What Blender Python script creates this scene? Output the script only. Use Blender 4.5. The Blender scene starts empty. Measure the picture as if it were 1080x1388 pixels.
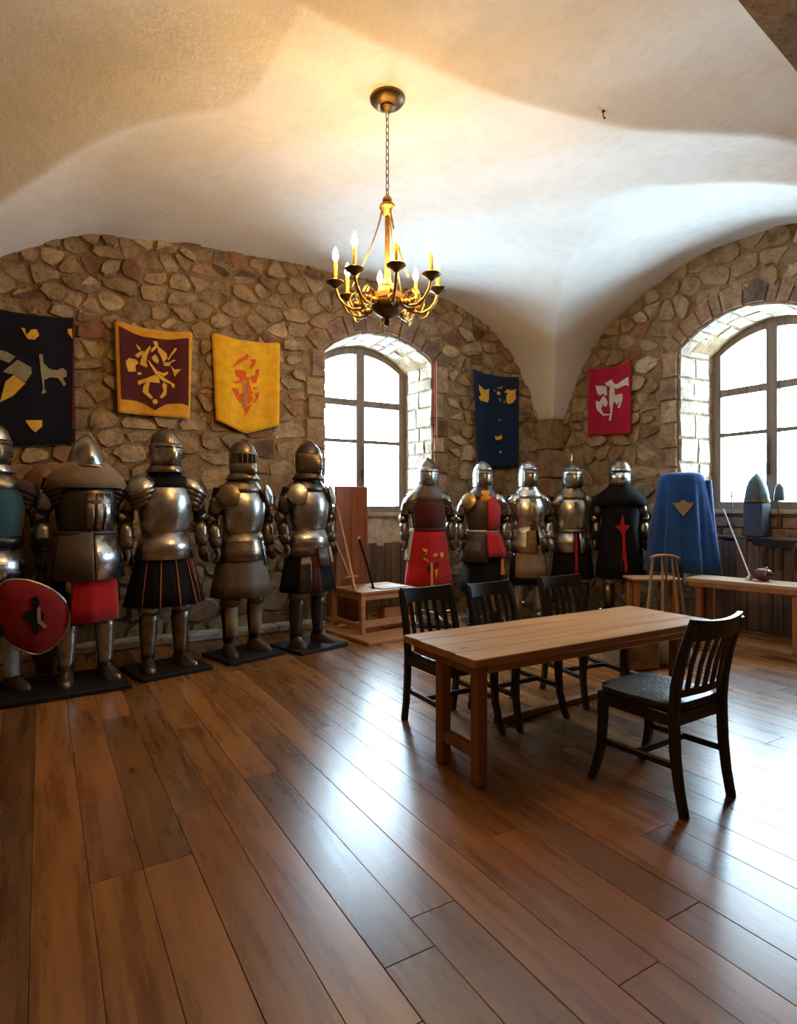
import bpy, bmesh, math, random
from math import sin, cos, pi, radians as R
from mathutils import Vector, Matrix
from mathutils.geometry import tessellate_polygon

# ---------------------------------------------------------------- camera
scene = bpy.context.scene
col = scene.collection
YAW = 30.8
cd = bpy.data.cameras.new('camera'); cam = bpy.data.objects.new('camera', cd); col.objects.link(cam)
cam.location = (0, 0, 1.35); cam.rotation_euler = (R(90), 0, R(-YAW))
cd.sensor_width = 36.0; cd.lens = 811 / 1388 * 36; cd.shift_y = -9 / 1388; cd.clip_start = .02
scene.camera = cam

# ---------------------------------------------------------------- light and exposure
scene.view_settings.view_transform = 'Standard'; scene.view_settings.look = 'None'
scene.view_settings.gamma = 1; scene.view_settings.use_curve_mapping = False
scene.view_settings.exposure = -0.62
SKY = 66.0
BULB = 950.0
w = bpy.data.worlds.new('overcast_sky'); scene.world = w; w.use_nodes = True
bg = w.node_tree.nodes['Background']
bg.inputs['Color'].default_value = (.60, .81, 1.0, 1); bg.inputs['Strength'].default_value = SKY

WA = 6.30      # plane of the back wall (y)
WB = 6.30      # plane of the right wall (x)
XL, YF = -1.10, -1.60
def portal(loc, rot, sx, sy):
    l = bpy.data.lights.new('window_portal', 'AREA'); l.shape = 'RECTANGLE'; l.size = sx; l.size_y = sy
    l.cycles.is_portal = True
    o = bpy.data.objects.new('window_portal', l); o.location = loc; o.rotation_euler = rot; col.objects.link(o)
portal((3.46, 7.02, 2.28), (R(-90), 0, 0), 1.5, 2.3)
portal((7.02, 3.53, 2.28), (R(-90), 0, R(-90)), 1.5, 2.3)
scene.cycles.max_bounces = 10; scene.cycles.diffuse_bounces = 6; scene.cycles.glossy_bounces = 5
scene.cycles.caustics_reflective = False; scene.cycles.caustics_refractive = False
scene.cycles.sample_clamp_indirect = 8.0

# ---------------------------------------------------------------- helpers
def tag(o, label=None, cat=None, group=None, kind=None):
    if label: o['label'] = label
    if cat: o['category'] = cat
    if group: o['group'] = group
    if kind: o['kind'] = kind
    return o
def link(name, me, mat=None, parent=None, sharp=40, solid=0):
    if mat and not me.materials: me.materials.append(mat)
    if sharp is not None:
        me.shade_smooth(); me.set_sharp_from_angle(angle=R(sharp))
    o = bpy.data.objects.new(name, me); col.objects.link(o); o.parent = parent
    if solid:
        m = o.modifiers.new('thickness', 'SOLIDIFY'); m.thickness = solid; m.offset = 0
    return o
def empty(name, loc, rz=0, s=1):
    o = bpy.data.objects.new(name, None); col.objects.link(o); o.empty_display_size = .1
    o.location = loc; o.rotation_euler = (0, 0, rz); o.scale = (s, s, s); return o
def copy_tree(o, parent=None):
    c = o.copy(); col.objects.link(c); c.parent = parent
    for ch in o.children: copy_tree(ch, c)
    return c

class MB:
    def __init__(s): s.v = []; s.f = []
    def add(s, vs, fs):
        b = len(s.v); s.v += [tuple(p) for p in vs]; s.f += [tuple(i + b for i in f) for f in fs]; return s
    def hexa(s, p):   # 8 corners: bottom ring 4, top ring 4
        return s.add(p, [(3,2,1,0),(4,5,6,7),(0,1,5,4),(1,2,6,5),(2,3,7,6),(3,0,4,7)])
    def box(s, c, d, m=None):
        x, y, z = d[0]/2, d[1]/2, d[2]/2
        p = [Vector(q) for q in ((-x,-y,-z),(x,-y,-z),(x,y,-z),(-x,y,-z),(-x,-y,z),(x,-y,z),(x,y,z),(-x,y,z))]
        if m is not None: p = [m @ q for q in p]
        return s.hexa([q + Vector(c) for q in p])
    def bbox(s, c, d, b=.006, m=None):   # box with chamfered vertical and top edges: 3 stacked rings
        x, y, z = d[0]/2, d[1]/2, d[2]/2
        rings = []
        for zz, k in ((-z, b), (-z+b, 0), (z-b, 0), (z, b)):
            X, Y = x-k, y-k
            rings.append([(-X+b,-Y,zz),(X-b,-Y,zz),(X,-Y+b,zz),(X,Y-b,zz),(X-b,Y,zz),(-X+b,Y,zz),(-X,Y-b,zz),(-X,-Y+b,zz)])
        vs = [Vector(q) for r in rings for q in r]
        if m is not None: vs = [m @ q for q in vs]
        vs = [q + Vector(c) for q in vs]
        fs = [tuple(reversed(range(8))), tuple(range(24, 32))]
        for k in range(3):
            for i in range(8): fs.append((k*8+i, k*8+(i+1)%8, k*8+8+(i+1)%8, k*8+8+i))
        return s.add(vs, fs)
    def loft(s, rings, closed=True, cap0=True, cap1=True):
        n = len(rings[0]); vs = [p for r in rings for p in r]; fs = []
        m = n if closed else n - 1
        for k in range(len(rings)-1):
            for i in range(m):
                j = (i+1) % n; fs.append((k*n+i, k*n+j, k*n+n+j, k*n+n+i))
        if cap0 and closed: fs.append(tuple(reversed(range(n))))
        if cap1 and closed: fs.append(tuple(range((len(rings)-1)*n, len(rings)*n)))
        return s.add(vs, fs)
    def tube(s, path, rad, n=8, cap=True):
        P = [Vector(p) for p in path]; rings = []
        rr = rad if isinstance(rad, (list, tuple)) else [rad]*len(P)
        up = None
        for i, p in enumerate(P):
            t = (P[min(i+1, len(P)-1)] - P[max(i-1, 0)]).normalized()
            if up is None: up = Vector((0,0,1)) if abs(t.z) < .9 else Vector((1,0,0))
            a = up.cross(t)
            if a.length < 1e-4: a = Vector((1,0,0)).cross(t)
            a.normalize(); b = t.cross(a).normalized(); up = b
            rings.append([p + (a*cos(q) + b*sin(q))*rr[i] for q in [2*pi*k/n for k in range(n)]])
        return s.loft(rings, True, cap, cap)
    def bar(s, path, w, h, side=(1,0,0)):   # rectangular section along a path; side = direction of w
        P = [Vector(p) for p in path]; sd = Vector(side).normalized(); rings = []
        for i, p in enumerate(P):
            t = (P[min(i+1, len(P)-1)] - P[max(i-1, 0)]).normalized()
            a = (sd - t*sd.dot(t)).normalized(); b = t.cross(a).normalized()
            ww = w[i] if isinstance(w, (list, tuple)) else w; hh = h[i] if isinstance(h, (list, tuple)) else h
            k = .15*min(ww, hh)
            X, Y = ww/2, hh/2
            rings.append([p + a*x + b*y for x, y in ((-X+k,-Y),(X-k,-Y),(X,-Y+k),(X,Y-k),(X-k,Y),(-X+k,Y),(-X,Y-k),(-X,-Y+k))])
        return s.loft(rings)
    def lathe(s, prof, n=20, c=(0,0,0), cap=True):
        return s.loft([[(c[0]+r*cos(2*pi*k/n), c[1]+r*sin(2*pi*k/n), c[2]+z) for k in range(n)] for r, z in prof], True, cap, cap)
    def ball(s, c, r, n=12, m=7, mat=None):
        rr = r if isinstance(r, (list, tuple)) else (r, r, r); rings = []
        for j in range(m+1):
            a = -pi/2 + pi*j/m; q = max(cos(a), .02)
            ring = [Vector((rr[0]*q*cos(2*pi*k/n), rr[1]*q*sin(2*pi*k/n), rr[2]*sin(a))) for k in range(n)]
            if mat is not None: ring = [mat @ p for p in ring]
            rings.append([p + Vector(c) for p in ring])
        return s.loft(rings)
    def mesh(s, name):
        me = bpy.data.meshes.new(name); me.from_pydata(s.v, [], s.f); me.update(); return me
    def build(s, name, mat, parent=None, sharp=30, solid=0):
        return link(name, s.mesh(name), mat, parent, sharp, solid)

# ---------------------------------------------------------------- materials
def new_mat(name):
    m = bpy.data.materials.new(name); m.use_nodes = True
    nt = m.node_tree; b = nt.nodes['Principled BSDF']; return m, nt, b
def node(nt, t, **kw):
    n = nt.nodes.new(t)
    for k, v in kw.items():
        if k in n.inputs: n.inputs[k].default_value = v
        else: setattr(n, k, v)
    return n
def ramp(nt, fac, stops):
    r = nt.nodes.new('ShaderNodeValToRGB'); e = r.color_ramp.elements
    while len(e) < len(stops): e.new(.5)
    for i, (p, c) in enumerate(stops): e[i].position = p; e[i].color = (*c, 1)
    nt.links.new(fac, r.inputs[0]); return r.outputs[0]
def mixc(nt, fac, a, b, mode='MIX'):
    m = nt.nodes.new('ShaderNodeMix'); m.data_type = 'RGBA'; m.blend_type = mode
    for s_, v in ((m.inputs[0], fac), (m.inputs[6], a), (m.inputs[7], b)):
        if hasattr(v, 'is_linked') or isinstance(v, bpy.types.NodeSocket): nt.links.new(v, s_)
        elif isinstance(v, (int, float)): s_.default_value = v
        else: s_.default_value = (*v, 1)
    return m.outputs[2]
def bump(nt, b, height, strength=.3, dist=.01):
    n = node(nt, 'ShaderNodeBump', Strength=strength, Distance=dist); nt.links.new(height, n.inputs['Height']); nt.links.new(n.outputs[0], b.inputs['Normal'])
def wpos(nt): return nt.nodes.new('ShaderNodeNewGeometry').outputs['Position']
def objco(nt, offset=True, scale=(1,1,1)):
    tc = nt.nodes.new('ShaderNodeTexCoord'); mp = nt.nodes.new('ShaderNodeMapping'); mp.inputs['Scale'].default_value = scale
    src = tc.outputs['Object']
    if offset:
        oi = nt.nodes.new('ShaderNodeObjectInfo'); ml = node(nt, 'ShaderNodeMath', operation='MULTIPLY'); ml.inputs[1].default_value = 37.0
        nt.links.new(oi.outputs['Random'], ml.inputs[0])
        ad = node(nt, 'ShaderNodeVectorMath', operation='ADD'); nt.links.new(src, ad.inputs[0]); nt.links.new(ml.outputs[0], ad.inputs[1]); src = ad.outputs[0]
    nt.links.new(src, mp.inputs['Vector']); return mp.outputs[0]
def noise(nt, vec, scale, detail=4, rough=.55):
    n = node(nt, 'ShaderNodeTexNoise', Scale=scale, Detail=detail, Roughness=rough); nt.links.new(vec, n.inputs['Vector']); return n.outputs[0]

def cloth(name, c, rough=.9, var=.25, sheen=.2, bs=.25):
    m, nt, b = new_mat(name); v = objco(nt, False)
    n1 = noise(nt, v, 14, 5); dark = tuple(k*(1-var) for k in c)
    cc = ramp(nt, n1, [(.3, dark), (.7, c)]); nt.links.new(cc, b.inputs['Base Color'])
    b.inputs['Roughness'].default_value = rough; b.inputs['Sheen Weight'].default_value = sheen
    b.inputs['Specular IOR Level'].default_value = .2
    n2 = noise(nt, v, 260, 2); bump(nt, b, n2, bs, .002); return m
def metal(name, c, rough=.3, var=.5, rv=.2, dirt=(.09,.06,.035), db=.35, sc=9):
    m, nt, b = new_mat(name); v = objco(nt, True)
    n1 = noise(nt, v, sc, 6, .65)
    cc = ramp(nt, n1, [(db, tuple(c[i]*(1-var)+dirt[i]*var for i in range(3))), (db+.2, c)])
    nt.links.new(cc, b.inputs['Base Color']); b.inputs['Metallic'].default_value = 1
    mr = node(nt, 'ShaderNodeMapRange'); nt.links.new(n1, mr.inputs[0])
    mr.inputs[1].default_value = .3; mr.inputs[2].default_value = .7; mr.inputs[3].default_value = rough+rv; mr.inputs[4].default_value = rough
    nt.links.new(mr.outputs[0], b.inputs['Roughness'])
    n2 = noise(nt, v, 22, 2); bump(nt, b, n2, .12, .02); return m
def plain(name, c, rough=.5, var=.2, sc=20, metallic=0, bs=.1, spec=.5):
    m, nt, b = new_mat(name); v = objco(nt, True); n1 = noise(nt, v, sc, 5)
    cc = ramp(nt, n1, [(.3, tuple(k*(1-var) for k in c)), (.7, c)]); nt.links.new(cc, b.inputs['Base Color'])
    b.inputs['Roughness'].default_value = rough; b.inputs['Metallic'].default_value = metallic
    b.inputs['Specular IOR Level'].default_value = spec
    bump(nt, b, n1, bs, .01); return m
def wood(name, c1, c2, axis=1, rough=.45, gs=1.0, rnd=.0, knots=False, bs=.12, coat=0, spec=.5, rvar=.12):
    m, nt, b = new_mat(name)
    sc = [9*gs, 9*gs, 9*gs]; sc[axis] = .7*gs
    v = objco(nt, True, tuple(sc))
    n1 = noise(nt, v, 1.6, 7, .62); n2 = noise(nt, v, 9, 3, .6)
    ad = node(nt, 'ShaderNodeMath', operation='MULTIPLY_ADD'); nt.links.new(n2, ad.inputs[0]); ad.inputs[1].default_value = .3; nt.links.new(n1, ad.inputs[2])
    cc = ramp(nt, ad.outputs[0], [(.42, c1), (.62, tuple((c1[i]+c2[i])/2 for i in range(3))), (.82, c2)])
    if rnd:
        oi = nt.nodes.new('ShaderNodeObjectInfo')
        rr = ramp(nt, oi.outputs['Random'], [(0, (1-rnd,)*3), (.5, (1,1-.02*rnd,1-.05*rnd)), (1, (1+rnd, 1+.9*rnd, 1+.7*rnd))])
        cc = mixc(nt, 1.0, cc, rr, 'MULTIPLY')
    if knots:
        s2 = [4.6, 4.6, 4.6]; s2[axis] = 1.5
        kv = objco(nt, True, tuple(s2)); vo = node(nt, 'ShaderNodeTexVoronoi', Scale=1.0, Randomness=1.0)
        nz = node(nt, 'ShaderNodeTexNoise', Scale=6.0); nt.links.new(kv, nz.inputs['Vector'])
        mx = nt.nodes.new('ShaderNodeVectorMath'); mx.operation = 'MULTIPLY_ADD'; mx.inputs[1].default_value = (.12,.12,.12)
        nt.links.new(nz.outputs[1], mx.inputs[0]); nt.links.new(kv, mx.inputs[2]); nt.links.new(mx.outputs[0], vo.inputs['Vector'])
        kf = ramp(nt, vo.outputs['Distance'], [(.0, (.14,.09,.07)), (.05, (.40,.32,.27)), (.09, (1,1,1))])
        cc = mixc(nt, .9, cc, kf, 'MULTIPLY')
    nt.links.new(cc, b.inputs['Base Color'])
    mr = node(nt, 'ShaderNodeMapRange'); nt.links.new(n1, mr.inputs[0]); mr.inputs[1].default_value = .3; mr.inputs[2].default_value = .7
    mr.inputs[3].default_value = rough-rvar/2; mr.inputs[4].default_value = rough+rvar/2; nt.links.new(mr.outputs[0], b.inputs['Roughness'])
    b.inputs['Specular IOR Level'].default_value = spec
    if coat: b.inputs['Coat Weight'].default_value = coat; b.inputs['Coat Roughness'].default_value = .25
    bump(nt, b, ad.outputs[0], bs, .006); return m
def stone(name, stops, rough=.9, bs=.6, tint=None):
    m, nt, b = new_mat(name); v = wpos(nt)
    oi = nt.nodes.new('ShaderNodeObjectInfo'); ge = nt.nodes.new('ShaderNodeNewGeometry')
    ad = node(nt, 'ShaderNodeMath', operation='ADD'); nt.links.new(oi.outputs['Random'], ad.inputs[0]); nt.links.new(ge.outputs['Random Per Island'], ad.inputs[1])
    fr = node(nt, 'ShaderNodeMath', operation='FRACT'); nt.links.new(ad.outputs[0], fr.inputs[0])
    base = ramp(nt, fr.outputs[0], stops)
    n1 = noise(nt, v, 7, 8, .68); n2 = noise(nt, v, 38, 5, .7)
    mott = ramp(nt, n1, [(.28, (.42,.38,.33)), (.5, (.95,.93,.9)), (.72, (1.4,1.35,1.28))])
    c = mixc(nt, 1.0, base, mott, 'MULTIPLY')
    sp = ramp(nt, n2, [(.33, (.5,.45,.4)), (.46, (1,1,1)), (.7, (1.1,1.1,1.08))])
    c = mixc(nt, .8, c, sp, 'MULTIPLY')
    nt.links.new(c, b.inputs['Base Color']); b.inputs['Roughness'].default_value = rough; b.inputs['Specular IOR Level'].default_value = .25
    a2 = node(nt, 'ShaderNodeMath', operation='MULTIPLY_ADD'); nt.links.new(n2, a2.inputs[0]); a2.inputs[1].default_value = .35; nt.links.new(n1, a2.inputs[2])
    bump(nt, b, a2.outputs[0], bs, .05); return m
def glow(name, c, s):
    m, nt, b = new_mat(name); b.inputs['Base Color'].default_value = (*c, 1); b.inputs['Emission Color'].default_value = (*c, 1); b.inputs['Emission Strength'].default_value = s; return m

M = {}
RUB = [(0, (.235,.155,.085)), (.22, (.36,.255,.145)), (.42, (.30,.20,.11)), (.58, (.47,.36,.225)), (.72, (.27,.18,.10)), (.84, (.40,.29,.175)), (.92, (.27,.12,.065)), (.96, (.12,.085,.06)), (1, (.52,.42,.28))]
M['rubble'] = stone('rubble_stone', RUB)
M['voussoir'] = stone('arch_stone', [(0, (.27,.155,.10)), (.35, (.36,.23,.155)), (.6, (.17,.12,.10)), (.8, (.42,.29,.19)), (1, (.30,.20,.14))])
M['jamb'] = stone('jamb_stone', [(0, (.36,.31,.24)), (.4, (.50,.45,.37)), (.8, (.42,.35,.26)), (1, (.46,.40,.32))], bs=.8)
M['mortar'] = stone('mortar', [(0, (.285,.195,.11)), (1, (.285,.195,.11))], bs=.9)
M['parapet'] = stone('parapet_plaster', [(0, (.55,.50,.42)), (1, (.55,.50,.42))], bs=.3)
def plaster():
    m, nt, b = new_mat('vault_plaster'); v = wpos(nt)
    n1 = noise(nt, v, 1.3, 6, .6); n2 = noise(nt, v, 9, 5, .6)
    c = ramp(nt, n1, [(.3, (.74,.705,.65)), (.6, (.80,.77,.72))])
    c2 = ramp(nt, n2, [(.35, (.94,.93,.92)), (.55, (1,1,1))]); c = mixc(nt, .7, c, c2, 'MULTIPLY')
    nt.links.new(c, b.inputs['Base Color']); b.inputs['Roughness'].default_value = .9; b.inputs['Specular IOR Level'].default_value = .2
    bump(nt, b, n2, .18, .03); return m
M['plaster'] = plaster()
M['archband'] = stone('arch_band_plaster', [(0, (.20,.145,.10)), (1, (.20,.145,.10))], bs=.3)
M['floor'] = wood('floor_oak', (.135,.044,.009), (.33,.145,.038), 1, .28, 1.0, .42, True, .012, spec=.9, rvar=.05)
M['subfloor'] = plain('subfloor', (.03,.018,.01), .9)
M['frame'] = wood('window_frame_wood', (.11,.075,.055), (.22,.155,.115), 2, .5, 1, .05)
M['iron'] = plain('dark_iron', (.025,.027,.03), .5, .3)
M['table'] = wood('honey_pine', (.36,.160,.045), (.58,.295,.095), 0, .42, 1.0, .05, True, .01, rvar=.05)
M['tableleg'] = wood('honey_pine_leg', (.20,.075,.02), (.34,.14,.04), 2, .42, 1, .05)
M['chairwood'] = wood('black_lacquered_wood', (.010,.008,.008), (.020,.015,.014), 2, .30, 1, .05, False, .004, rvar=.03)
M['leather'] = plain('black_leather', (.012,.013,.014), .33, .3, 60, 0, .25)
M['bench'] = wood('red_brown_wood', (.20,.06,.028), (.36,.13,.06), 2, .5, 1, .12)
M['benchpale'] = wood('bench_pine', (.30,.12,.045), (.50,.25,.10), 0, .5, 1, .1)
M['wains'] = wood('dark_wainscot', (.07,.045,.032), (.19,.13,.09), 2, .6, 1, .3)
M['blackboard'] = plain('black_board', (.014,.010,.008), .55, .3, 8, spec=.25)
M['steel'] = metal('polished_steel', (.50,.475,.44), .23, .55, .2)
M['steelb'] = metal('bright_steel', (.62,.62,.62), .21, .3, .15)
M['steeld'] = metal('tarnished_steel', (.26,.205,.15), .28, .6, .22)
M['steelk'] = metal('blackened_steel', (.10,.085,.072), .30, .5, .2)
M['brass'] = metal('antique_brass', (.55,.36,.12), .3, .55, .2, (.12,.06,.02), .4, 25)
M['bronze'] = metal('dark_bronze', (.20,.135,.06), .34, .5, .2, (.05,.03,.015))
M['mail'] = plain('dark_mail', (.09,.08,.07), .42, .6, 160, .8, .8)
M['dark'] = plain('dark_opening', (.004,.004,.004), .9)
M['hose'] = cloth('black_hose', (.012,.010,.011), .9, .4, .0)
M['leatherb'] = plain('brown_leather', (.075,.045,.028), .5, .45, 25, 0, .3)
M['black'] = cloth('black_cloth', (.009,.007,.009), .9, .3, .0); M['maroon'] = cloth('maroon_cloth', (.085,.012,.013))
M['red'] = cloth('red_cloth', (.50,.013,.016)); M['crimson'] = cloth('crimson_cloth', (.42,.008,.035))
M['navy'] = cloth('navy_cloth', (.008,.024,.065), .9, .3, .05); M['darknavy'] = cloth('dark_navy_cloth', (.009,.008,.016), .9, .3, .03)
M['gold'] = cloth('gold_cloth', (.70,.33,.025)); M['goldp'] = cloth('gold_paint', (.74,.43,.05))
M['yellow'] = cloth('yellow_cloth', (.86,.45,.015)); M['orange'] = cloth('orange_paint', (.75,.12,.02))
M['tan'] = cloth('tan_cloth', (.36,.27,.17)); M['white'] = cloth('white_cloth', (.72,.69,.66)); M['beige'] = cloth('beige_paint', (.30,.26,.16))
M['blue'] = cloth('blue_velvet', (.008,.065,.27), .8, .3, .4); M['purple'] = cloth('purple_cloth', (.07,.055,.10)); M['teal'] = cloth('teal_cloth', (.03,.09,.13))
M['brownskirt'] = plain('brown_suede', (.125,.088,.06), .6, .35, 12, 0, .15)
M['lemon'] = cloth('lemon_glove', (.70,.68,.06)); M['amber'] = cloth('amber_cloth', (.80,.30,.03))
# ================================================================ THE SETTING
rnd = random.Random(7)
# ---- floor: every plank an object
fb = MB(); fb.box(((XL+WB)/2+.2, (YF+WA)/2+.2, -.05), (WB-XL+1.4, WA-YF+1.4, .06))
floor = fb.build('floor', M['subfloor'])
tag(floor, 'wide oak plank floor running the length of the stone hall', 'floor', kind='structure')
PW = .178
def plank(x0, x1, y0, y1):
    w_, l_ = x1-x0-.0016, y1-y0-.0016
    dz = rnd.uniform(-.0012, .0)
    m = MB(); X, Y, b = w_/2, l_/2, .0014
    m.hexa([(-X,-Y,-.02),(X,-Y,-.02),(X,Y,-.02),(-X,Y,-.02),(-X,-Y,-b),(X,-Y,-b),(X,Y,-b),(-X,Y,-b)])
    m.f.pop(1)
    bq = len(m.v); m.v += [(-X+b,-Y+b,0),(X-b,-Y+b,0),(X-b,Y-b,0),(-X+b,Y-b,0)]
    m.f += [(bq,bq+1,bq+2,bq+3)] + [(4+i, 4+(i+1)%4, bq+(i+1)%4, bq+i) for i in range(4)]
    o = m.build('plank', M['floor'], floor, sharp=20); o.location = ((x0+x1)/2, (y0+y1)/2, dz)
x = XL
while x < WB+.55:
    xm = x + PW/2
    y = YF - rnd.uniform(0, 2.2); top = WA + (.55 if 2.7 < xm < 4.3 else -.02)
    if xm > WB: y = 2.78; top = 4.28
    while y < top:
        l = rnd.uniform(1.3, 3.3)
        if top - (y+l) < .5: l = top - y
        plank(x, x+PW, max(y, YF), y+l) if y+l > YF+.1 else None
        y += l
    x += PW

# ---- vault height field
def pchip(pts):
    pts = sorted(pts); X = [p[0] for p in pts]; Y = [p[1] for p in pts]; n = len(X)
    h = [X[i+1]-X[i] for i in range(n-1)]; d = [(Y[i+1]-Y[i])/h[i] for i in range(n-1)]; t = [d[0]] + [0]*(n-2) + [d[-1]]
    for i in range(1, n-1):
        if d[i-1]*d[i] > 0: t[i] = 2*d[i-1]*d[i]/(d[i-1]+d[i])
    def f(x):
        if x <= X[0]: return Y[0]
        if x >= X[-1]: return Y[-1]
        k = 0
        while x > X[k+1]: k += 1
        s = (x-X[k])/h[k]; s2 = s*s; s3 = s2*s
        return (2*s3-3*s2+1)*Y[k] + (s3-2*s2+s)*h[k]*t[k] + (-2*s3+3*s2)*Y[k+1] + (s3-s2)*h[k]*t[k+1]
    return f
zA = pchip([(-1.1,2.55),(-.98,2.85),(-.8,3.12),(-.58,3.34),(-.315,3.53),(.019,3.72),(.22,3.82),(.5,3.905),(.9,3.955),(1.6,4.0),(2.25,4.025),(2.9,4.035),(3.7,4.03),(4.42,3.99),(4.8,3.90),(5.08,3.77),(5.4,3.55),(5.705,3.25),(5.87,2.96),(6.05,2.55)])
half = [(0,4.15),(.32,4.135),(.65,4.075),(1.0,3.98),(1.28,3.86),(1.62,3.67),(1.98,3.37),(2.23,2.97),(2.43,2.55)]
zBh = pchip(half)
def zB(y): return zBh(abs(y-3.59))
crE = pchip([(-1.2,2.3),(0,2.75),(1.4,2.93),(2.6,2.97),(3.4,2.86),(4.68,2.22),(6.3,1.1)])
def vault(x, y):
    a = zA(x)
    b = zB(y) - .065*(WB-x) if x > 2.5 else 0
    c_ = zBh(max(0, y-3.59)) - .078*(x-XL) if x < 2.4 else 0
    a = max(a, c_); e = a
    if y < crE(x): e = a + .36*(1-math.exp(-(crE(x)-y)/.85))
    return max(a, b, c_, e) - .085*math.exp(-((x-1.885)**2+(y-3.3)**2)/.8)
def build_vault():
    m = MB(); dx = .026
    nx = int((WB+.06-(XL-.06))/dx)+1; ny = int((WA+.06-(YF-.06))/dx)+1
    for j in range(ny):
        for i in range(nx):
            x_ = XL-.06+i*dx; y_ = YF-.06+j*dx
            m.v.append((x_, y_, vault(x_, y_) + .012*sin(x_*2.3+1)*sin(y_*1.9) + .006*sin(x_*6+y_*5)))
    for j in range(ny-1):
        for i in range(nx-1):
            k = j*nx+i; m.f.append((k, k+nx, k+nx+1, k+1))
    return m.build('ceiling', M['plaster'], sharp=None)
ceil_o = build_vault(); ceil_o.data.shade_smooth()
tag(ceil_o, 'whitewashed plaster groin vault curving down to the corner', 'ceiling', kind='structure')

# dark arch band near the camera at the upper right
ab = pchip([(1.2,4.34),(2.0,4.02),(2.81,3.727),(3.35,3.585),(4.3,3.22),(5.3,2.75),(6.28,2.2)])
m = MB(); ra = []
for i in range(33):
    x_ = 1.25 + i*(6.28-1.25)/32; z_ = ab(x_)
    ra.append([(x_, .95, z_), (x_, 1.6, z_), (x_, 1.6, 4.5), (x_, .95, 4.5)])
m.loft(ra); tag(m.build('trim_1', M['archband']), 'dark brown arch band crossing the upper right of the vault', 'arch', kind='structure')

# ---- walls with window recesses; wall plane coords (s, z, depth into the room) -> world
def mapA(s, z, d): return (s, WA-d, z)
def mapB(s, z, d): return (WB-d, s, z)
OPN = {'A': dict(c=3.515, hw=.742, spring=3.13, rise=.29, bot=0), 'B': dict(c=3.53, hw=.738, spring=3.14, rise=.29, bot=0)}
def archz(o, s, grow=0):
    hw, rise = o['hw']+grow, o['rise']+grow*.55
    rr = (hw*hw+rise*rise)/(2*rise); u = s-o['c']
    if abs(u) > hw: return None
    return o['spring'] + math.sqrt(max(rr*rr-u*u, 0)) - (rr-rise)
def wall_mesh(mp, s0, s1, o, flip, ztop=4.6):
    m = MB(); cuts = [s0]
    n = 24; ss = [o['c']-o['hw']+2*o['hw']*i/n for i in range(n+1)]
    def quad(a, b, z0a, z0b, z1):
        q = [mp(a,z0a,0), mp(b,z0b,0), mp(b,z1,0), mp(a,z1,0)]; m.add(q, [(0,1,2,3) if flip else (3,2,1,0)])
    quad(s0, ss[0], 0, 0, ztop); quad(ss[-1], s1, 0, 0, ztop)
    for i in range(n): quad(ss[i], ss[i+1], archz(o, ss[i]), archz(o, ss[i+1]), ztop)
    # reveals (depth .56) narrowing slightly, and a stub of wall outside the frame
    D, SP = -.62, .05
    def reveal(d0, d1, g0, g1):
        pts0, pts1 = [], []
        for g, d, L in ((g0, d0, pts0), (g1, d1, pts1)):
            L.append(mp(o['c']-o['hw']-g, 0, d))
            for i in range(n+1):
                s = ss[i]; u = (s-o['c'])*(o['hw']+g)/o['hw']
                L.append(mp(o['c']+u, archz(o, s)+g*.6, d))
            L.append(mp(o['c']+o['hw']+g, 0, d))
        b = len(m.v); m.v += pts0 + pts1; k = len(pts0)
        for i in range(k-1): m.f.append((b+i, b+i+1, b+k+i+1, b+k+i))
    reveal(0, -.5, 0, -SP); reveal(-.5, -.66, -SP, -SP-.05); reveal(-.66, -.9, -SP-.05, -SP+.06)
    # outer skin so no sky leaks
    return m
def voronoi_cells(seeds, box, kx):
    P = [(s[0]*kx, s[1]) for s in seeds]; out = []
    for i, (x0, y0) in enumerate(P):
        poly = [(max(box[0]*kx, x0-.45), max(box[2], y0-.35)), (min(box[1]*kx, x0+.45), max(box[2], y0-.35)), (min(box[1]*kx, x0+.45), min(box[3], y0+.35)), (max(box[0]*kx, x0-.45), min(box[3], y0+.35))]
        nb = sorted(((x1-x0)**2+(y1-y0)**2, x1, y1) for j, (x1, y1) in enumerate(P) if j != i and abs(x1-x0) < .9 and abs(y1-y0) < .7)[:24]
        for _, x1, y1 in nb:
            mx, my, nx_, ny_ = (x0+x1)/2, (y0+y1)/2, x1-x0, y1-y0; q = []
            for k in range(len(poly)):
                a, b = poly[k], poly[(k+1) % len(poly)]
                da = (a[0]-mx)*nx_+(a[1]-my)*ny_; db_ = (b[0]-mx)*nx_+(b[1]-my)*ny_
                if da <= 0: q.append(a)
                if da*db_ < 0: t = da/(da-db_); q.append((a[0]+(b[0]-a[0])*t, a[1]+(b[1]-a[1])*t))
            poly = q
            if len(poly) < 3: break
        out.append([(p[0]/kx, p[1]) for p in poly] if len(poly) >= 3 else None)
    return out
def chaikin(p, q=.25):
    o = []
    for i in range(len(p)):
        a, b = p[i], p[(i+1) % len(p)]
        if math.hypot(a[0]-b[0], a[1]-b[1]) < .03: o.append(((a[0]+b[0])/2, (a[1]+b[1])/2)); continue
        o.append((a[0]*(1-q)+b[0]*q, a[1]*(1-q)+b[1]*q)); o.append((a[0]*q+b[0]*(1-q), a[1]*q+b[1]*(1-q)))
    return o
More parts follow.
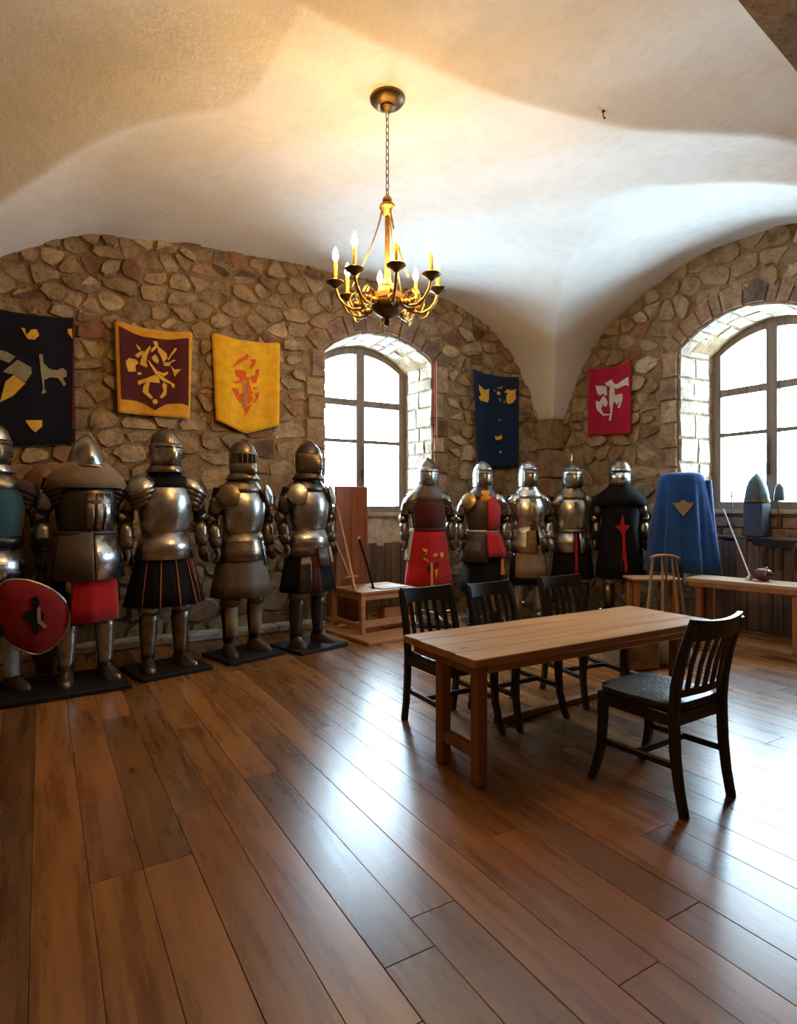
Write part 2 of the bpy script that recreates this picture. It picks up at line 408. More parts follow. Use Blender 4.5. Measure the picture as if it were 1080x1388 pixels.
def stone_geo(mp, poly, depth, gap, rg, rounded=True, flip=False, jit=.006, inset=.80, tilt=.03):
    if rounded: poly = chaikin(poly)
    cx = sum(p[0] for p in poly)/len(poly); cy = sum(p[1] for p in poly)/len(poly); n = len(poly)
    base, front = [], []
    tx, ty = rg.uniform(-tilt, tilt), rg.uniform(-tilt, tilt)
    for (a, b) in poly:
        dx_, dy_ = a-cx, b-cy; L = math.hypot(dx_, dy_)+1e-6; k = max(.3, 1-gap/L)
        base.append((cx+dx_*k, cy+dy_*k, -.02))
        k2 = max(.3, k - min(.4, (1-inset)*.07/L+.012)); j = rg.uniform(-jit, jit)
        front.append((cx+dx_*k2+rg.uniform(-jit, jit), cy+dy_*k2+rg.uniform(-jit, jit), depth+j+tx*dx_+ty*dy_))
    vs = base + front + [(cx+rg.uniform(-.02,.02), cy+rg.uniform(-.015,.015), depth*1.12+rg.uniform(0,.008))]
    fs = []
    for i in range(n):
        j = (i+1) % n; fs.append((i, j, n+j, n+i)); fs.append((n+i, n+j, 2*n))
    if flip: fs = [tuple(reversed(f)) for f in fs]
    o0 = Vector(mp(cx, cy, 0))
    return [Vector(mp(*v)) for v in vs], fs, o0
CAMX = Vector((.859, -.512, 0)); CAMZ = Vector((.512, .859, 0))
def in_view(p):
    X, Z = CAMX.dot(p), CAMZ.dot(p)
    return Z > .3 and abs(X/Z) < .70 and p.z > -.1
def masonry(wall, mp, s0, s1, o, seed, flip, ztop):
    rg = random.Random(seed); seeds = []
    ring = .27
    def zone(s, z, g=ring):
        if abs(s-o['c']) < o['hw']+g*.85:
            if z < o['spring']: return True
            t = archz(o, s, g); return t is not None and z < t
        return False
    z = 0.0
    while z < 4.35:
        h = rg.uniform(.13, .25); s = s0 - rg.uniform(0, .3)
        while s < s1+.2:
            wd = rg.uniform(.15, .40)*(.75 if h < .17 else 1.05)
            sx, sz = s+wd/2+rg.uniform(-.03,.03), z+h/2+rg.uniform(-.075,.075)
            if s0-.05 < sx < s1+.02 and not zone(sx, sz, ring+.03) and sz < ztop(sx)+.22: seeds.append((sx, sz))
            s += wd
        z += h
    cells = voronoi_cells(seeds, (s0-.1, s1+.02, -.05, 4.5), .72)
    items = []
    for sd, poly in zip(seeds, cells):
        if not poly: continue
        pp = []
        for p in poly:
            if zone(*p):
                lo, hi = 0.0, 1.0
                for _ in range(12):
                    mid = (lo+hi)/2; q = (sd[0]+(p[0]-sd[0])*mid, sd[1]+(p[1]-sd[1])*mid)
                    if zone(*q): hi = mid
                    else: lo = mid
                p = (sd[0]+(p[0]-sd[0])*lo, sd[1]+(p[1]-sd[1])*lo)
            pp.append(p)
        ar = abs(sum(pp[i][0]*pp[(i+1)%len(pp)][1]-pp[(i+1)%len(pp)][0]*pp[i][1] for i in range(len(pp))))/2
        if ar < .004: continue
        items.append((pp, ar, sd))
    geo = []
    for pp, ar, sd in items:
        g = stone_geo(mp, pp, rg.choice((.006,.010,.014,.018,.024,.032,.042)), rg.uniform(.001,.009), rg, True, flip, .010, .80, .07)
        Z = max(.5, CAMZ.dot(g[2])); vis = in_view(g[2])
        geo.append(((ar/Z/Z) if vis else ar*1e-4, g))
    geo.sort(key=lambda t: -t[0])
    rest = MB()
    for k, (_, (vs, fs, o0)) in enumerate(geo):
        if k < 300:
            mm = MB(); mm.add([v-o0 for v in vs], fs); ob = mm.build('stone', M['rubble'], wall, sharp=38); ob.location = o0
        else: rest.add(vs, fs)
    if rest.v:
        ro = rest.build('small_stones', M['rubble'], wall, sharp=38); ro['kind'] = 'stuff'
    # arch ring: wedge stones
    def part(name, poly, depth, mat, gap=.006, rounded=False):
        vs, fs, o0 = stone_geo(mp, poly, depth, gap, rg, rounded, flip, .004, .86, .02)
        mm = MB(); mm.add([v-o0 for v in vs], fs); ob = mm.build(name, mat, wall, sharp=38); ob.location = o0
    rr = (o['hw']**2+o['rise']**2)/(2*o['rise']); cz = o['spring']-(rr-o['rise']); amax = math.asin(o['hw']/rr)*1.10
    a = -amax
    while a < amax-.02:
        wd = rg.choice((.10,.125,.15,.19,.22))/rr; b = min(a+wd, amax)
        if amax-b < .05/rr: b = amax
        r0, r1 = rr+.004, rr+rg.uniform(.22,.27)
        aa = a; am = (a+b)/2
        part('arch_stone', [(o['c']+r0*sin(aa), cz+r0*cos(aa)), (o['c']+r0*sin(am), cz+r0*cos(am)), (o['c']+r0*sin(b), cz+r0*cos(b)), (o['c']+r1*sin(b), cz+r1*cos(b)), (o['c']+r1*sin(am), cz+r1*cos(am)), (o['c']+r1*sin(aa), cz+r1*cos(aa))], rg.uniform(.018,.034), M['voussoir'])
        a = b
    for sgn in (-1, 1):
        z = .0; lng = True
        e = o['c']+sgn*o['hw']
        while z < o['spring']-.02:
            h = rg.uniform(.2,.34); h = min(h, o['spring']-z)
            if o['spring']-z-h < .12: h = o['spring']-z
            wd = .235 if lng else rg.uniform(.15,.22); q = e+sgn*wd
            j = rg.uniform(-.012,.012)
            xs = (e+sgn*.004, q); lo_, hi_ = min(xs), max(xs)
            part('quoin', [(lo_, z), ((lo_+hi_)/2, z), (hi_, z), (hi_, z+h/2), (hi_, z+h), ((lo_+hi_)/2, z+h), (lo_, z+h), (lo_, z+h/2)], rg.uniform(.015,.035), M['voussoir'] if rg.random() < .45 else M['rubble'])
            z += h; lng = not lng
    # stones lining the recess: jambs and soffit
    for sgn in (-1, 1):
        e = o['c']+sgn*(o['hw'])
        jm = lambda u, v, d, e=e, sgn=sgn: mp(e - sgn*(d + .05*u/.5), v, -u)
        z = 0
        while z < o['spring']+.02:
            h = rg.uniform(.14,.3); h = min(h, o['spring']+.05-z); u = 0.0
            if h < .05: break
            while u < .49:
                wd = rg.uniform(.15,.34); u1 = min(u+wd, .5)
                if .5-u1 < .1: u1 = .5
                pl = [(u, z+rg.uniform(-.01,.01)), ((u+u1)/2, z), (u1, z+rg.uniform(-.01,.01)), (u1, z+h/2), (u1, z+h), ((u+u1)/2, z+h), (u, z+h), (u, z+h/2)]
                fl = flip if sgn > 0 else not flip
                vs, fs, o0 = stone_geo(jm, pl, rg.uniform(.006,.022), rg.uniform(.003,.009), rg, False, fl, .006, .88, .04)
                mm = MB(); mm.add([v-o0 for v in vs], fs); ob = mm.build('jamb_stone', M['jamb'], wall, sharp=38); ob.location = o0
                u = u1
            z += h
    a = -amax/1.10
    while a < amax/1.10-.01:
        wd = rg.uniform(.13,.24)/rr; b = min(a+wd, amax/1.10)
        u = 0
        while u < .49:
            u1 = min(u+rg.uniform(.18,.34), .5)
            if .5-u1 < .1: u1 = .5
            sm = lambda ang, uu, d: mp(o['c']+(rr-d)*sin(ang), cz+(rr-d)*cos(ang)-.03*uu/.5, -uu)
            pl = [(a*rr, u), (b*rr, u), (b*rr, u1), (a*rr, u1)]
            sm2 = lambda q, uu, d: sm(q/rr, uu, d)
            vs, fs, o0 = stone_geo(sm2, [(a*rr,u),((a+b)/2*rr,u),(b*rr,u),(b*rr,(u+u1)/2),(b*rr,u1),((a+b)/2*rr,u1),(a*rr,u1),(a*rr,(u+u1)/2)], rg.uniform(.006,.02), .005, rg, False, not flip, .005, .88, .04)
            mm = MB(); mm.add([v-o0 for v in vs], fs); ob = mm.build('soffit_stone', M['jamb'], wall, sharp=38); ob.location = o0
            u = u1
        a = b
wm = wall_mesh(mapA, XL-.3, WB+.02, OPN['A'], True); wall_back = wm.build('wall_back', M['mortar'], sharp=30)
tag(wall_back, 'rough rubble stone wall behind the row of armour with an arched window recess', 'wall', kind='structure')
wm = wall_mesh(mapB, YF-.3, WA+.02, OPN['B'], False); wall_right = wm.build('wall_right', M['mortar'], sharp=30)
tag(wall_right, 'rough rubble stone wall at the right under a rounded vault arch with deep window', 'wall', kind='structure')
masonry(wall_back, mapA, -.75, 6.05, OPN['A'], 11, True, lambda s: zA(s))
masonry(wall_right, mapB, 1.3, 6.03, OPN['B'], 23, False, lambda s: zB(s))
m = MB(); m.box((XL-.1, (YF+WA)/2, 2.3), (.2, WA-YF+.6, 4.6)); wl = m.build('wall_left', M['mortar']); tag(wl, 'plain rough rendered side wall out of view at the left', 'wall', kind='structure')
m = MB(); m.box(((XL+WB)/2, YF-.1, 2.3), (WB-XL+.6, .2, 4.6)); wf = m.build('wall_front', M['mortar']); tag(wf, 'plain rough rendered wall behind the viewer', 'wall', kind='structure')

# corner pier under the vault springing
cp = MB(); cp.box((6.19, 6.19, 1.27), (.26, .26, 2.54)); pier = cp.build('trim_2', M['mortar']); tag(pier, 'narrow stone corner pier carrying the foot of the vault', 'pier', kind='structure')
rg = random.Random(5); z = 0
while z < 2.54:
    h = min(rg.uniform(.22,.42), 2.55-z)
    if 2.55-z-h < .12: h = 2.55-z
    m = MB(); k = rg.uniform(-.012,.012); m.bbox((0,0,0), (.29+k, .29+k, h-.012), .014); o = m.build('pier_stone', M['rubble'], pier); o.location = (6.175, 6.17, z+h/2); z += h
# low stone ledge along the foot of the back wall
rg = random.Random(9)
lb = MB(); lb.box((.85, WA-.09, .03), (3.7, .17, .05)); ledge = lb.build('baseboard_back', M['mortar']); tag(ledge, 'low pale ledge along the foot of the back wall', 'ledge', kind='structure')
x = -1.0
while x < 2.68:
    l = min(rg.uniform(.35,.8), 2.7-x); m = MB(); m.bbox((0,0,0), (l-.008, .2, .075), .012); o = m.build('ledge_block', M['parapet'], ledge); o.location = (x+l/2, WA-.10, .038); x += l

# ---- windows
def pane_mat():
    m = bpy.data.materials.new('window_glass'); m.use_nodes = True; nt = m.node_tree; nt.nodes.clear()
    o = nt.nodes.new('ShaderNodeOutputMaterial'); t = nt.nodes.new('ShaderNodeBsdfTransparent'); g = node(nt, 'ShaderNodeBsdfGlossy', Roughness=.03); x_ = node(nt, 'ShaderNodeMixShader', Fac=.06)
    t.inputs[0].default_value = (.97,.985,.98,1)
    nt.links.new(t.outputs[0], x_.inputs[1]); nt.links.new(g.outputs[0], x_.inputs[2]); nt.links.new(x_.outputs[0], o.inputs[0]); return m
M['glass'] = pane_mat()
def window(name, mp, o, label, sill):
    root = empty(name, mp(o['c'], 0, -.6)); tag(root, label, 'window', kind='structure')
    rl = root.location.copy()
    def B(name_, m, mat, par=root, sharp=30):
        m.v = [tuple(Vector(v)-rl) for v in m.v]; return m.build(name_, mat, par, sharp)
    hw = o['hw']-.06; c = o['c']; d0, d1 = -.56, -.64
    def top(u, g=0): # underside of the recess minus g
        t = archz(o, c+u*o['hw']/(o['hw']-.05)); return t-.03-g
    n = 20
    # outer frame: an arched band
    fw = .10; m = MB(); rings = []
    path = [(-hw, sill)] + [(-hw+2*hw*i/n, None) for i in range(n+1)] + [(hw, sill)]
    for k, (u, z) in enumerate(path):
        z1 = top(max(-hw+.001, min(hw-.001, u))) if z is None else z
        ui = u*(hw-fw)/hw; zi = (top(ui, fw) if z is None else z)
        if k in (1, n+1): zi = top(ui, fw)
        rings.append([mp(c+u, z1, d0), mp(c+ui, zi, d0), mp(c+ui, zi, d1), mp(c+u, z1, d1)])
    m.loft(rings); B('outer_frame', m, M['frame'])
    m = MB(); a, b = mp(c-hw, sill-.02, d0+.01), mp(c+hw, sill+.06, d1)
    def bx(u0, u1, z0, z1, da, db):
        p = [mp(c+u, z, d) for z in (z0, z1) for (u, d) in ((u0,da),(u1,da),(u1,db),(u0,db))]; return MB().hexa(p)
    B('bottom_rail', bx(-hw, hw, sill-.02, sill+.07, d0+.01, d1), M['frame'])
    B('mullion', bx(-.058, .058, sill, top(0, .04), d0+.012, d1), M['frame'])
    B('window_sill', bx(-hw-.02, hw+.02, sill-.06, sill-.015, -.44, d1-.05), M['jamb'])
    for zz, hh in ((2.66,.042),(2.17,.022)):
        for sg in (-1, 1):
            u0, u1 = (.042, hw-fw+.01) if sg > 0 else (-hw+fw-.01, -.042)
            B('transom_bar', bx(u0, u1, zz-hh, zz+hh, d0, d1+.02), M['frame'])
    rows = [(sill+.07, 2.15), (2.19, 2.618), (2.702, None)]
    for sg in (-1, 1):
        u0, u1 = (.042, hw-fw+.005) if sg > 0 else (-hw+fw-.005, -.042)
        for z0, z1 in rows:
            if z1: g = bx(u0, u1, z0, z1, d0-.035, d0-.04)
            else:
                g = MB(); f, bk = [], []
                pts = [(u0, z0)] + [(u0+(u1-u0)*i/8, top(u0+(u1-u0)*i/8, fw-.01)) for i in range(9)] + [(u1, z0)]
                k = len(pts)
                g.add([mp(c+u, z, d0-.035) for u, z in pts] + [mp(c+u, z, d0-.04) for u, z in pts], [tuple(range(k)), tuple(reversed(range(k, 2*k)))] + [(i, (i+1)%k, k+(i+1)%k, k+i) for i in range(k)])
            B('pane', g, M['glass'])
    # parapet under the window and the window's own iron stay
    B('parapet', bx(-hw-.1, hw+.1, 0, sill-.06, -.50, -.75), M['parapet'] if name == 'window_1' else M['mortar'])
    m = MB(); m.tube([mp(c+.03, 2.1, d0+.03), mp(c+.03, sill+.35, d0+.03)], .008, 6); m.box(mp(c+.03, 1.75, d0+.025), (.03,.03,.12)); B('espagnolette_bolt', m, M['iron'])
    return root
win1 = window('window_1', mapA, OPN['A'], 'arched wooden casement window with six bright panes behind the tall red plank chair', 1.27)
win2 = window('window_2', mapB, OPN['B'], 'arched wooden casement window with bright panes above the long side table', 1.32)

rg = random.Random(31)   # squared stones facing the parapet under the second window
z = .99
while z < 1.25:
    h = rg.uniform(.11,.15); h = min(h, 1.262-z); s_ = 2.86
    while s_ < 4.2:
        l = min(rg.uniform(.16,.34), 4.2-s_); m = MB(); m.bbox((0,0,0), (.05+rg.uniform(0,.02), l-.012, h-.012), .008); o = m.build('parapet_stone', M['voussoir'] if rg.random() < .5 else M['rubble'], wall_right); o.location = (WB+.50, s_+l/2, z+h/2); s_ += l
    z += h
# ================================================================ CHANDELIER
def chandelier():
    cx, cy = 1.885, 3.30; zc = 4.157
    root = empty('chandelier', (cx, cy, 2.491), 0, .951); Z = lambda z: z-2.55
    tag(root, 'brass candle chandelier with eight lit bulbs hanging on a chain from the vault', 'chandelier')
    m = MB(); m.lathe([(.05,Z(4.01)),(.075,Z(4.016)),(.10,Z(4.032)),(.116,Z(4.05)),(.119,Z(4.06)),(.116,Z(4.075)),(.112,Z(4.10))], 28); m.lathe([(.012,Z(3.975)),(.03,Z(3.982)),(.05,Z(4.0)),(.05,Z(4.02))], 16); m.build('canopy', M['bronze'], root)
    # chain: each link a part sharing one mesh
    lk = MB(); P = [(.0115*cos(t), 0, .024*sin(t)+.012*(1 if sin(t) > 0 else -1)*.5) for t in [2*pi*i/12 for i in range(12)]]
    rings = []
    for i in range(12):
        t = 2*pi*i/12; c = Vector(P[i]); tn = (Vector(P[(i+1)%12])-Vector(P[i-1])).normalized(); nn = tn.cross(Vector((0,1,0)))
        rings.append([c + (nn*cos(q)+Vector((0,1,0))*sin(q))*.0034 for q in [2*pi*k/5 for k in range(5)]])
    lk.loft(rings+[rings[0]], True, False, False); me = lk.mesh('chain_link')
    z = 3.435; k = 0
    while z < 3.985:
        o = link('chain_link', me, M['bronze'], root, 60); o.location = (0,0,Z(z)); o.rotation_euler = (0,0,R(20+90*(k%2))); z += .047; k += 1
    m = MB(); m.lathe([(.008,Z(3.43)),(.018,Z(3.415)),(.03,Z(3.40)),(.034,Z(3.385)),(.028,Z(3.37)),(.05,Z(3.355)),(.055,Z(3.335)),(.04,Z(3.315)),(.03,Z(3.29)),(.018,Z(3.28))], 20); m.build('crown', M['brass'], root)
    m = MB(); m.lathe([(.017,Z(3.30)),(.016,Z(2.95)),(.022,Z(2.86)),(.032,Z(2.82)),(.024,Z(2.79)),(.04,Z(2.74))], 16); m.build('stem', M['brass'], root)
    m = MB(); m.lathe([(.035,Z(2.82)),(.055,Z(2.80)),(.06,Z(2.77)),(.10,Z(2.755)),(.118,Z(2.745)),(.118,Z(2.71)),(.10,Z(2.70))], 28); m.build('hub_ring', M['brass'], root)
    m = MB(); m.lathe([(.112,Z(2.71)),(.115,Z(2.695)),(.105,Z(2.66)),(.075,Z(2.63)),(.04,Z(2.61)),(.022,Z(2.595)),(.018,Z(2.58)),(.023,Z(2.57)),(.018,Z(2.555)),(.006,Z(2.545))], 28); m.build('bowl', M['bronze'], root)
    for k in range(3):
        a = R(-YAW-90+35+120*k); m = MB(); pts = []
        for i in range(9):
            t = i/8; r = .035+.20*(t**1.35); pts.append((r*cos(a), r*sin(a), Z(3.33-.53*t)))
        m.tube(pts, .0055, 6); m.build('support_rod', M['brass'], root)
    arm = MB(); r0 = .10
    pts = [(.09,0,.175),(.13,0,.13),(.18,0,.10),(.235,0,.095),(.29,0,.125),(.325,0,.17),(.345,0,.235)]
    arm.tube(pts, [.013,.014,.013,.012,.011,.010,.009], 8)
    arm.tube([(.13,0,.14),(.16,0,.19),(.20,0,.195),(.215,0,.165),(.195,0,.145),(.175,0,.155)], [.009,.009,.008,.008,.007,.006], 6)
    arm.tube([(.23,0,.10),(.255,0,.155),(.235,0,.19),(.21,0,.21)], [.009,.008,.007,.004], 6)
    arm.tube([(.29,0,.12),(.27,0,.075),(.24,0,.06),(.22,0,.075)], [.008,.008,.007,.004], 6)
    for sy in (-1, 1): arm.ball((.16, .016*sy, .125), (.03,.012,.022), 8, 5)
    arm.ball((.205,0,.13), (.022,.02,.02), 8, 5)
    arm_me = arm.mesh('arm')
    cup = MB(); cup.lathe([(.010,.225),(.02,.235),(.03,.245),(.056,.258),(.062,.268),(.058,.272),(.03,.268),(.018,.27),(.02,.285),(.014,.29)], 18, (.345,0,0)); cup_me = cup.mesh('cup')
    cn = MB(); cn.lathe([(.0115,.268),(.0115,.40),(.009,.405)], 12, (.345,0,0)); cn_me = cn.mesh('candle_sleeve')
    bu = MB(); bu.lathe([(.006,.402),(.012,.412),(.019,.43),(.019,.447),(.014,.472),(.007,.49),(.001,.50)], 12, (.345,0,0)); bu_me = bu.mesh('bulb')
    bm = glow('lit_bulb', (1.0, .56, .17), BULB)
    for k in range(8):
        a = R(-YAW-90+10+45*k)
        o = link('arm', arm_me, M['bronze'] if k % 2 else M['brass'], root, 50); o.rotation_euler = (0,0,a)
        link('cup', cup_me, M['bronze'], o); link('candle_sleeve', cn_me, M['goldp'], o); link('bulb', bu_me, bm, o)
chandelier()

# ================================================================ LONG TABLE
def long_table():
    root = empty('long_table', (2.715, 2.56, 0)); ox, oy = 2.715, 2.56
    tag(root, 'long honey coloured pine table in the middle of the hall', 'table')
    bw = .65/4
    for k in range(4):
        m = MB(); m.bbox((0,0,0), (1.925, bw-.0012, .042), .004); o = m.build('table_board', M['table'], root); o.location = (0, -.325+bw*(k+.5), .599)
    L = .062
    legs = [(1.815-ox, 2.285-oy), (1.815-ox, 2.585-oy), (3.58-ox, 2.84-oy), (3.58-ox, 2.45-oy)]
    for (x_, y_) in legs:
        m = MB(); m.bbox((0,0,0), (L, L, .578), .006); o = m.build('leg', M['tableleg'], root); o.location = (x_, y_, .289)
    m = MB(); m.bbox((1.815-ox, 2.435-oy, .15), (.045, .26, .055), .004); m.build('end_stretcher', M['tableleg'], root)
    m = MB(); m.bbox((3.58-ox, 2.645-oy, .15), (.045, .35, .055), .004); m.build('end_stretcher', M['tableleg'], root)
    m = MB(); m.bbox((1.815-ox, 2.56-oy, .552), (.05, .56, .05), .004); m.build('cleat', M['tableleg'], root)
    m = MB(); m.bbox((3.58-ox, 2.56-oy, .552), (.05, .56, .05), .004); m.build('cleat', M['tableleg'], root)
    m = MB(); m.bbox((0, -.285, .555), (1.72, .022, .042), .004); m.build('apron', M['table'], root)
    m = MB(); m.bbox((0, .285, .555), (1.72, .022, .042), .004); m.build('apron', M['table'], root)
long_table()
m = MB(); m.bar([(-.58,0,.022),(0,0,.024),(.58,0,.022)], .05, .044, (0,1,0)); o = m.build('wooden_bar', M['tableleg']); o.location = (2.98, 2.885, 0); o.rotation_euler = (0,0,R(3))
tag(o, 'loose wooden bar lying on the floor beneath the long table', 'bar')

# ================================================================ CHAIRS
def make_chair():
    root = empty('dining_chair', (0,0,0)); W = M['chairwood']
    m = MB(); rings = []   # padded seat
    for z, k in ((.435,.0),(.445,.004),(.462,.006),(.474,.0),(.480,-.03),(.484,-.10)):
        pr = []
        for i in range(28):
            t = 2*pi*i/28; ca, sa = cos(t), sin(t); q = (abs(ca)**5+abs(sa)**5)**(-1/5)
            wx = .212 - (.012 if sa < 0 else 0)
            pr.append(((wx+k)*q*ca, (.205+k)*q*sa+.005, z))
        rings.append(pr)
    m.loft(rings); m.build('seat', M['leather'], root, 50)
    for s in (-1, 1):
        m = MB(); m.bar([(.187*s,-.245,0),(.188*s,-.222,.12),(.19*s,-.205,.26),(.19*s,-.198,.44),(.19*s,-.208,.56),(.188*s,-.235,.69),(.184*s,-.285,.845)], .036, [.036,.038,.042,.044,.042,.038,.032]); m.build('rear_post', W, root)
        m = MB(); m.bar([(.185*s,.178,.44),(.187*s,.178,.3),(.19*s,.186,.17),(.198*s,.212,.06),(.205*s,.235,0)], [.046,.042,.038,.036,.034], [.046,.042,.038,.036,.034]); m.build('leg', W, root)
        m = MB(); m.bbox((.19*s,-.01,.408), (.024,.37,.056), .003); m.build('apron', W, root)
        m = MB(); m.bar([(.188*s,-.21,.21),(.188*s,.18,.20)], .02, .03); m.build('stretcher', W, root)
    m = MB(); m.bbox((0,.182,.408), (.35,.024,.056), .003); m.build('apron', W, root)
    m = MB(); m.bbox((0,-.196,.408), (.36,.024,.056), .003); m.build('apron', W, root)
    m = MB(); m.bar([(-.188,-.01,.205),(.188,-.01,.205)], .02, .03, (0,1,0)); m.build('stretcher', W, root)
    m = MB(); rr = []
    for i in range(9):
        t = -1+2*i/8; x_ = .192*t; yo = -.03*(1-t*t)
        y0, y1 = -.258+yo, -.285+yo
        zt = .852 + .012*(t*t)
        rr.append([(x_, y0-.013, .765), (x_, y0+.013, .765), (x_, y1+.012, zt), (x_, y1-.012, zt)])
    m.loft(rr); m.build('top_rail', W, root)
    m = MB(); m.bar([(-.19,-.208,.525),(0,-.222,.525),(.19,-.208,.525)], .018, .034, (0,1,0)); m.build('lower_rail', W, root)
    for k in range(5):
        x_ = -.125+.0625*k; t = x_/.192; yo = -.03*(1-t*t)
        m = MB(); m.bar([(x_,-.212+yo*.4,.53),(x_,-.228+yo*.7,.65),(x_,-.26+yo,.775)], .026, .012, (1,0,0)); m.build('slat', W, root)
    return root
ch = make_chair(); ch.location = (2.555, 1.835, 0); ch.rotation_euler = (0,0,R(2))
tag(ch, 'black wooden chair with leather seat standing alone in the right foreground', 'chair', 'black slat back chairs')
for (x_, y_, r_, lab) in ((2.15, 2.975, 180, 'black slat back chair behind the near left end of the long table'), (2.655, 2.945, 182, 'black slat back chair in the middle of the far side of the long table'), (3.325, 2.975, 174, 'black slat back chair behind the far right end of the long table')):
    c = copy_tree(ch); c.location = (x_, y_, 0); c.rotation_euler = (0,0,R(r_)); c.scale = (1,1,.955); c['label'] = lab

# ================================================================ HIGH BACK PLANK SEAT by the first window
def plank_seat():
    ox, oy = 3.06, 5.72
    root = empty('plank_seat', (ox, oy, 0), R(6)); tag(root, 'high backed red plank seat with pale wooden slats under the first window', 'seat')
    W, Pn = M['bench'], M['benchpale']
    for (x_, w_) in ((-.13,.205),(.085,.215)):
        m = MB(); m.bbox((0,0,0), (w_,.035,1.53), .006); o = m.build('back_plank', W, root); o.location = (x_, .36, .80)
    for k in range(3):
        m = MB(); m.bbox((0,0,0), (.72,.185,.03), .004); o = m.build('seat_board', Pn, root); o.location = (.05,-.20+.19*k,.45)
    for (x_, y_) in ((-.28,-.26),(.36,-.26),(-.28,.30),(.36,.30)):
        m = MB(); m.bbox((0,0,0), (.052,.052,.40), .005); o = m.build('leg', Pn, root); o.location = (x_, y_, .235)
    m = MB(); m.bbox((.04,-.262,.405), (.60,.03,.06), .004); m.build('apron', Pn, root)
    m = MB(); m.bbox((.04,-.262,.13), (.60,.028,.07), .004); m.build('stretcher', Pn, root)
    for x_ in (-.28,.36):
        m = MB(); m.bbox((x_,.02,.405), (.03,.52,.06), .004); m.build('apron', Pn, root)
        m = MB(); m.bbox((x_,.02,.11), (.03,.52,.05), .004); m.build('stretcher', Pn, root)
    m = MB(); m.bbox((-.03,-.20,.0175), (.82,.82,.035), .006); m.build('base_board', Pn, root)
plank_seat()
m = MB(); m.bbox((0,0,.11), (.26,.16,.22), .01); o = m.build('wooden_box', M['benchpale']); o.location = (3.26,5.62,.036); tag(o, 'small wooden box on the base board beneath the plank seat', 'box')
def stick(name, p0, p1, r0, r1, mat, label, cat, group=None, extra=None):
    p0, p1 = Vector(p0), Vector(p1); root = empty(name, p0) if extra else None
    m = MB(); mid = (p1-p0)/2 + Vector((.008,.004,0)); m.tube([(0,0,0), mid, p1-p0], [r0,(r0+r1)/2,r1], 8)
    if extra:
        m.build('shaft', mat, root); extra(root, p1-p0); o = root
    else: o = m.build(name, mat); o.location = p0
    return tag(o, label, cat, group)
def guard(root, d):
    a = d.normalized(); s = a.cross(Vector((0,1,0))).normalized(); c = a*.16
    m = MB(); m.bar([c-s*.07, c+s*.07], .022, .018, (0,1,0)); m.build('crossguard', M['benchpale'], root)
stick('wooden_sword', (2.775,5.53,.466), (2.80,6.03,1.34), .016, .011, M['benchpale'], 'orange wooden practice sword leaning upright on the red plank back', 'sword', 'wooden practice swords', guard)
stick('wooden_sword', (2.80,5.57,.466), (2.70,6.02,1.10), .016, .011, M['benchpale'], 'orange wooden practice sword leaning to the left on the plank seat', 'sword', 'wooden practice swords', guard)
def knob(root, d):
    m = MB(); m.ball(d, .02, 10, 6); m.build('pommel', M['white'], root)
stick('short_rod', (3.02,5.58,.466), (3.05,5.98,.98), .014, .014, M['black'], 'short dark rod with a pale round knob on the plank seat', 'rod', None, knob)
m = MB(); m.bbox((0,0,.006), (.34,.24,.012), .003); o = m.build('sheet', M['white']); o.location = (3.22,5.62,.466); o.rotation_euler = (0,0,R(10)); tag(o, 'pale sheet lying on the boards of the plank seat', 'sheet')

# wainscot boards inside both recesses
def wainscot(mp, o, d, z1, name, label, seed):
    rg = random.Random(seed); c = o['c']; hw = o['hw']-.06
    root = empty(name, mp(c, 0, d)); tag(root, label, 'panelling', kind='structure'); rl = root.location
    s = -hw
    while s < hw-.02:
        w_ = min(rg.uniform(.09,.14), hw-s); h = z1+rg.uniform(-.03,.02)
        a, b = Vector(mp(c+s+.003, 0, d+rg.uniform(0,.012))), Vector(mp(c+s+w_-.003, h, d-.022))
        m = MB(); m.bbox((a+b)/2-rl, (abs(b.x-a.x), abs(b.y-a.y), h), .006); m.build('board', M['wains'], root); s += w_
    return root
wainscot(mapA, OPN['A'], -.42, .86, 'trim_3', 'dark upright boards lining the recess beneath the first window', 3)
wainscot(mapB, OPN['B'], -.30, .98, 'trim_4', 'dark upright boards lining the recess beneath the second window', 4)
m = MB(); m.bbox((0,0,0), (.22,1.36,.03), .005); o = m.build('trim_5', M['wains']); o.location = (WB+.40, 3.53, .995); tag(o, 'narrow wooden ledge topping the boards beneath the second window', 'ledge', kind='structure')

# ================================================================ SIDE TABLE, BENCH and what stands there
def side_table():
    ang = math.atan2(.23, 1.12); root = empty('side_table', (5.925, 3.20, 0), ang)
    tag(root, 'long rustic pine side table beneath the second window', 'table')
    for k in range(3):
        m = MB(); m.bbox((0,0,0), (.132,1.16,.035), .004); o = m.build('table_board', M['tabley'], root); o.location = (-.134+.134*k, 0, .6)
    m = MB(); m.bbox((-.185,0,.56), (.025,1.1,.05), .004); m.build('apron', M['tablel2'], root)
    for (x_, y_) in ((-.15,-.38),(.15,-.38),(-.15,.46),(.15,.46)):
        m = MB(); m.bbox((0,0,0), (.062,.062,.582), .006); o = m.build('leg', M['tablel2'], root); o.location = (x_, y_, .291)
    for y_ in (-.38,.46):
        m = MB(); m.bbox((0,y_,.10), (.26,.045,.06), .004); m.build('stretcher', M['tablel2'], root)
M['tabley'] = wood('side_table_pine', (.36,.22,.12), (.58,.40,.25), 1, .38, 1, .05, True, .06); M['tablel2'] = wood('side_table_leg', (.28,.12,.04), (.44,.21,.08), 2, .45, 1, .05)
side_table()
